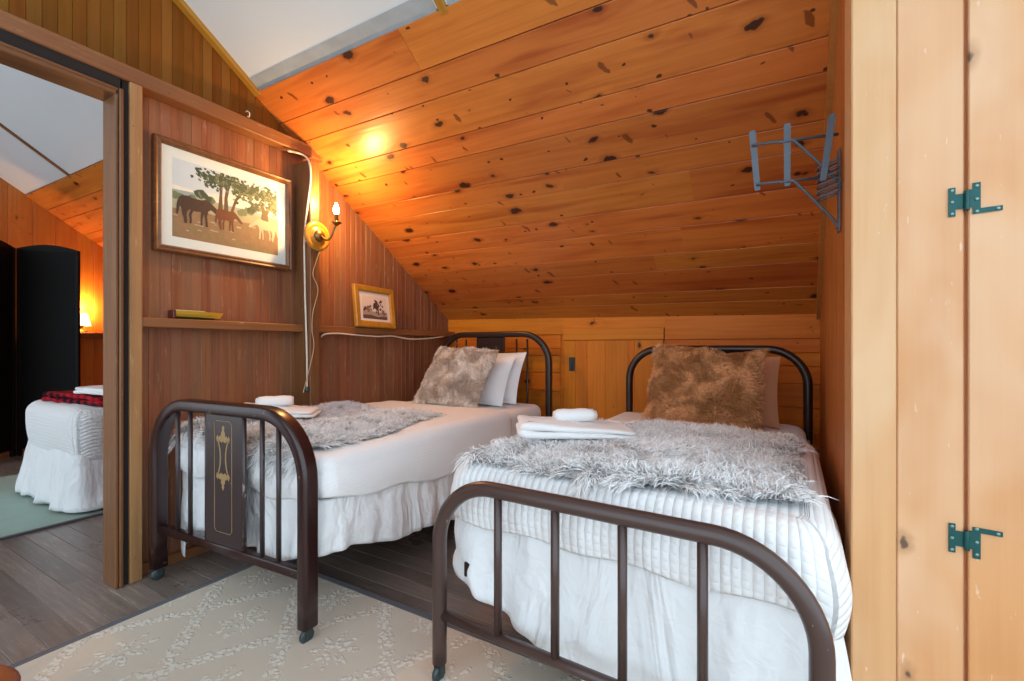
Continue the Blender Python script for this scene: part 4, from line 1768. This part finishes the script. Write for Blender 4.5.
P1 = [atX(288, 151, XF + .006), atX(298, 153, XF + .008)] + [atY(a_, b_, 1.651) for a_, b_ in ((306, 157), (310, 166), (310.5, 182), (307, 210), (304.5, 240), (305, 290), (306, 325), (307, 360), (307, 388))]
mb.tube(smooth_path(P1), .0055, 8)
cb_ = mb.build('electric_cord', M['cable'], None, loc=tuple(P1[-1]))
tag(cb_, 'white electric cable running down the left side of the sconce post', 'cable')
mb = MB()
q = P1[-1]
mb.lathe([(.011, -.012), (.013, -.008), (.013, .012), (.008, .016)], (q.x, q.y, q.z - .01), seg=14)
mb.build('plug', M['caster'], cb_)
mb = MB()
P2 = [atX(321, 337, XP - .1 + .02), atX(326, 334, XF + .008), atX(340, 333.5, XF + .006), atX(356, 335, XF + .006), atX(378, 336.5, XF + .006), atX(392, 336, XF + .006), atX(410, 339, XF + .006), atX(428, 338.5, XF + .006), atX(444, 336.5, XF + .006)]
mb.tube(smooth_path(P2), .005, 8)
tag(mb.build('electric_cord', M['cable'], None, loc=tuple(P2[0])), 'thin white cable running level along the underside of the shelf rail', 'cable')

mb = MB()
hk = atX(246, 114, XF)
mb.tube([(XF - .004, hk.y, hk.z + .012), (XF + .012, hk.y, hk.z + .012), (XF + .022, hk.y + .004, hk.z + .004), (XF + .022, hk.y + .006, hk.z - .008), (XF + .014, hk.y + .006, hk.z - .016), (XF + .006, hk.y + .004, hk.z - .012)], .0028, 8)
tag(mb.build('cup_hook', M['cable'], None, loc=tuple(hk)), 'small white cup hook screwed into the upper wall rail', 'hook')

# ------------------------------------------------------------------ folding wire rack on the closet side
RY = 1.60
RX = cside(RY) + .002
rk = thing('wire_hanger_rack', 'zinc wire hanger rack with a coil of hooks on the closet side wall', 'rack', (RX, RY, 1.45))
mb = MB()
mb.box((RX - .003, RY, 1.45), (.006, .028, .24), .002)
mb.build('wall_bracket', M['chrome'], rk)
mb = MB()
mb.tube([(RX - .004, RY, 1.615), (-.042, RY - .036, 1.618)], .0042, 10)
mb.build('upper_rod', M['chrome'], rk)
mb = MB()
mb.tube([(RX - .03, RY, 1.497), (-.03, RY - .036, 1.495)], .0042, 10)
mb.build('lower_rod', M['chrome'], rk)
for bx, tl in ((-.034, -.008), (.050, 0), (.148, .012)):
    mb = MB()
    for k in range(1):
        zt_, zb_ = 1.665, 1.478
        R = []
        for (z, wx) in ((zb_, .006), (zb_ + .006, .008), (zt_ - .008, .009), (zt_ - .002, .0075), (zt_, .004)):
            x = bx + tl * (z - 1.56) / .1
            R.append([(x - wx, RY - .030, z), (x + wx, RY - .030, z), (x + wx, RY - .024, z), (x - wx, RY - .024, z)])
        mb.rings(R, True, True, False)
    mb.build('upright_bar', M['chrome'], rk)
for z0, z1, x1 in ((1.612, 1.475, RX - .004), (1.492, 1.36, RX - .012)):
    mb = MB()
    mb.tube(smooth_path([Vector((.03, RY - .028, z0)), Vector((.055, RY - .030, z0 - .001)), Vector((.075, RY - .028, z0 - .012)), Vector((x1, RY - .006, z1)), Vector((x1 + .002, RY - .004, z1 - .02))], 5), .0042, 10)
    mb.build('brace', M['chrome'], rk)
for k in range(6):
    z = 1.53 - k * .018
    mb = MB()
    P_ = [Vector((RX - .006, RY + .01, z + .006))] + [Vector((RX - .028 - .028 * math.sin(PI * j / 6) ** .6, RY + .03 - .06 * j / 6, z - .010 * math.sin(PI * j / 6))) for j in range(1, 6)] + [Vector((RX - .006, RY - .03, z + .004))]
    mb.tube(smooth_path(P_, 4), .0028, 8)
    mb.build('hook', M['chrome'], rk)

# ------------------------------------------------------------------ the next room
XO = bed_xf((-3.98, 1.02), 0)
tag(loft_cover('mattress', M['sheet'], XO, -.45, .44, .02, 1.85, .6, lambda x, y, nx, ny: .40, .06, .08, loc=(-3.98, 1.9, .4), topn=.006, step=.03),
    'mattress on the bed in the next room, under the ribbed blanket', 'mattress')
tag(loft_cover('waffle_blanket', M['waffle'], XO, -.455, .46, 0, 1.3, .625, lambda x, y, nx, ny: (.55 if ny > .7 else .335 + .02 * math.sin(x * 9)), .07, .10, lambda x, y, nx, ny, f: .008 * math.sin(PI * f) - .02 * f, loc=(-3.98, 1.6, .6), topn=.012, solid=.006, step=.02),
    'white ribbed blanket rounded over the bed in the next room', 'blanket')
O = outline_open(-.44, .43, .02, 1.8, .05, .015)
tag(skirt('bed_skirt', M['skirt'], XO, O, .38, lambda s, x, y: .03, .02, .06, loc=(-3.98, 1.9, .2), freq=24, seed=4.4),
    'white flared bed skirt reaching the floor in the next room', 'bed skirt')
mb = MB()
mb.box((-3.98, 1.95, .19), (.8, 1.7, .36), .01)
ob = mb.build('divan_bed', M['black'], None, loc=(-3.98, 1.95, 0))
tag(ob, 'bed in the next room under the flared white skirt', 'bed')
mb = MB(); mb.M = bed_xf((-3.95, 1.30), .1)


def plaid_uv(o):
    l = o.data.uv_layers[0].data
    for p in o.data.polygons:
        for li in p.loop_indices:
            v = o.data.vertices[o.data.loops[li].vertex_index].co
            l[li].uv = (v.x + v.z * .5, v.y + v.z)


fold_stack(mb, -.36, .36, -.2, .2, .632, .06, 2, .012, 3)
pb_ = mb.build('plaid_blanket', M['plaid'], None, loc=(-3.95, 1.30, .632))
plaid_uv(pb_)
tag(pb_, 'folded red and black plaid blanket on the bed in the next room', 'blanket')
mb = MB(); mb.M = bed_xf((-3.70, 1.24), .1)
fold_stack(mb, -.2, .2, -.11, .11, .70, .04, 2, .006, 9)
tag(mb.build('folded_towel', M['towel'], None, loc=(-3.70, 1.24, .70)), 'folded white towel on the red plaid blanket in the next room', 'towel', 'folded white towels on the beds')


def screen_panel(root, a, b, ztop):
    a, b = Vector((a[0], a[1], 0)), Vector((b[0], b[1], 0))
    ux = (b - a)
    W = ux.length
    ux = ux.normalized()
    n = Vector((ux.y, -ux.x, 0))
    tops = [(W * k / 12, ztop + .045 * math.sin(PI * k / 12)) for k in range(13)]
    m_ = MB()
    pts = [(0.004, .06), (W - .004, .06)] + [(min(W - .004, max(.004, x)), z) for x, z in reversed(tops)]
    m_.slab(pts, a, ux, (0, 0, 1), n, -.012, .018)
    po = recalc(m_.build('panel', M['black'], root))
    for s in (.02, W - .02):
        m_ = MB()
        c = a + ux * s
        m_.box((c.x, c.y, ztop / 2), (.032, .032, ztop), .004, Matrix.Rotation(math.atan2(ux.y, ux.x), 3, 'Z'))
        m_.build('stile', M['black'], po)
    # woven strips
    m_ = MB()
    k = 0
    z = .1
    while z < ztop - .01:
        q0 = a + ux * .038 + n * .007; q1 = a + ux * (W - .038) + n * .007
        m_.box(((q0.x + q1.x) / 2, (q0.y + q1.y) / 2, z), (W - .076, .004, .007), .0012, Matrix.Rotation(math.atan2(ux.y, ux.x), 3, 'Z'))
        z += .0115
    m_.build('woven_slats', M['black'], po)


fs = thing('folding_screen', 'tall black folding screen with arched panels in the next room', 'folding screen', (-5.95, 1.32, 0))
screen_panel(fs, (-5.985, 1.340), (-5.655, 1.68), 1.90)
screen_panel(fs, (-5.62, .95), (-5.985, 1.326), 1.90)
screen_panel(fs, (-5.97, .58), (-5.63, .925), 1.90)

lp = thing('table_lamp', 'small lit table lamp with a cream shade on the far room shelf', 'lamp', (XFAR + .09, 1.79, 1.14))
mb = MB()
mb.lathe([(.05, 0), (.05, .012), (.02, .02), (.014, .05), (.024, .07), (.012, .10), (.008, .14)], (XFAR + .09, 1.79, 1.14), seg=20)
mb.build('base', M['brass'], lp)
mb = MB()
mb.lathe([(.078, .07), (.05, .195)], (XFAR + .09, 1.79, 1.14), seg=24, caps=False)
so = mb.build('lamp_shade', M['shade_lit'], lp)

# wooden stool corner at the lower left
SX, SY = -1.338, .152
st = thing('wooden_stool', 'rounded reddish-brown wooden stool edge at the bottom left corner', 'stool', (SX, SY, 0))
mb = MB()
mb.lathe([(.10, .30), (.135, .304), (.15, .316), (.15, .334), (.135, .346), (.02, .35)], (SX, SY, 0), seg=36)
mb.build('seat', wood('stool_red_wood', '9a5230', '7a3d22', knots=0, small=0, rough=.35), st)
for k in range(4):
    a = PI / 4 + k * PI / 2
    mb = MB()
    mb.tube([(SX + .13 * math.cos(a), SY + .13 * math.sin(a), .0105 if True else 0), (SX + .085 * math.cos(a), SY + .085 * math.sin(a), .305)], .014, 10)
    mb.build('leg', M['trimdark'], st)

# ------------------------------------------------------------------ light
w = bpy.data.worlds.new('World')
scene.world = w
w.use_nodes = True
bg = w.node_tree.nodes['Background']
bg.inputs['Color'].default_value = (.77, .90, 1.0, 1)
bg.inputs['Strength'].default_value = 1.0


def lamp(name, p, energy, col, r=.03):
    l = bpy.data.lights.new(name, 'POINT')
    l.energy = energy
    l.color = col
    l.shadow_soft_size = r
    o = bpy.data.objects.new(name, l)
    COL.objects.link(o)
    o.location = p
    return o


lamp('sconce_light', (BX + .0, BY, BZ + .15), 9.5, (1, .55, .18), .02)
lamp('table_lamp_light', (XFAR + .09, 1.79, 1.40), 10, (1, .52, .18), .04)

# ------------------------------------------------------------------ camera
cam = bpy.data.cameras.new('Camera')
cam.sensor_width = 36
cam.lens = FPX / 1024 * 36
cam.shift_y = (HY - 340.5) / 1024
cam.clip_start = .01
co = bpy.data.objects.new('Camera', cam)
COL.objects.link(co)
co.location = (0, 0, 1)
co.rotation_euler = (PI / 2, 0, TH)
scene.camera = co
vs = scene.view_settings
vs.view_transform = 'Standard'
vs.look = 'None'
vs.exposure = 1.2
vs.gamma = 1
vs.use_curve_mapping = False
scene.cycles.use_denoising = True
scene.cycles.max_bounces = 12
scene.cycles.diffuse_bounces = 8
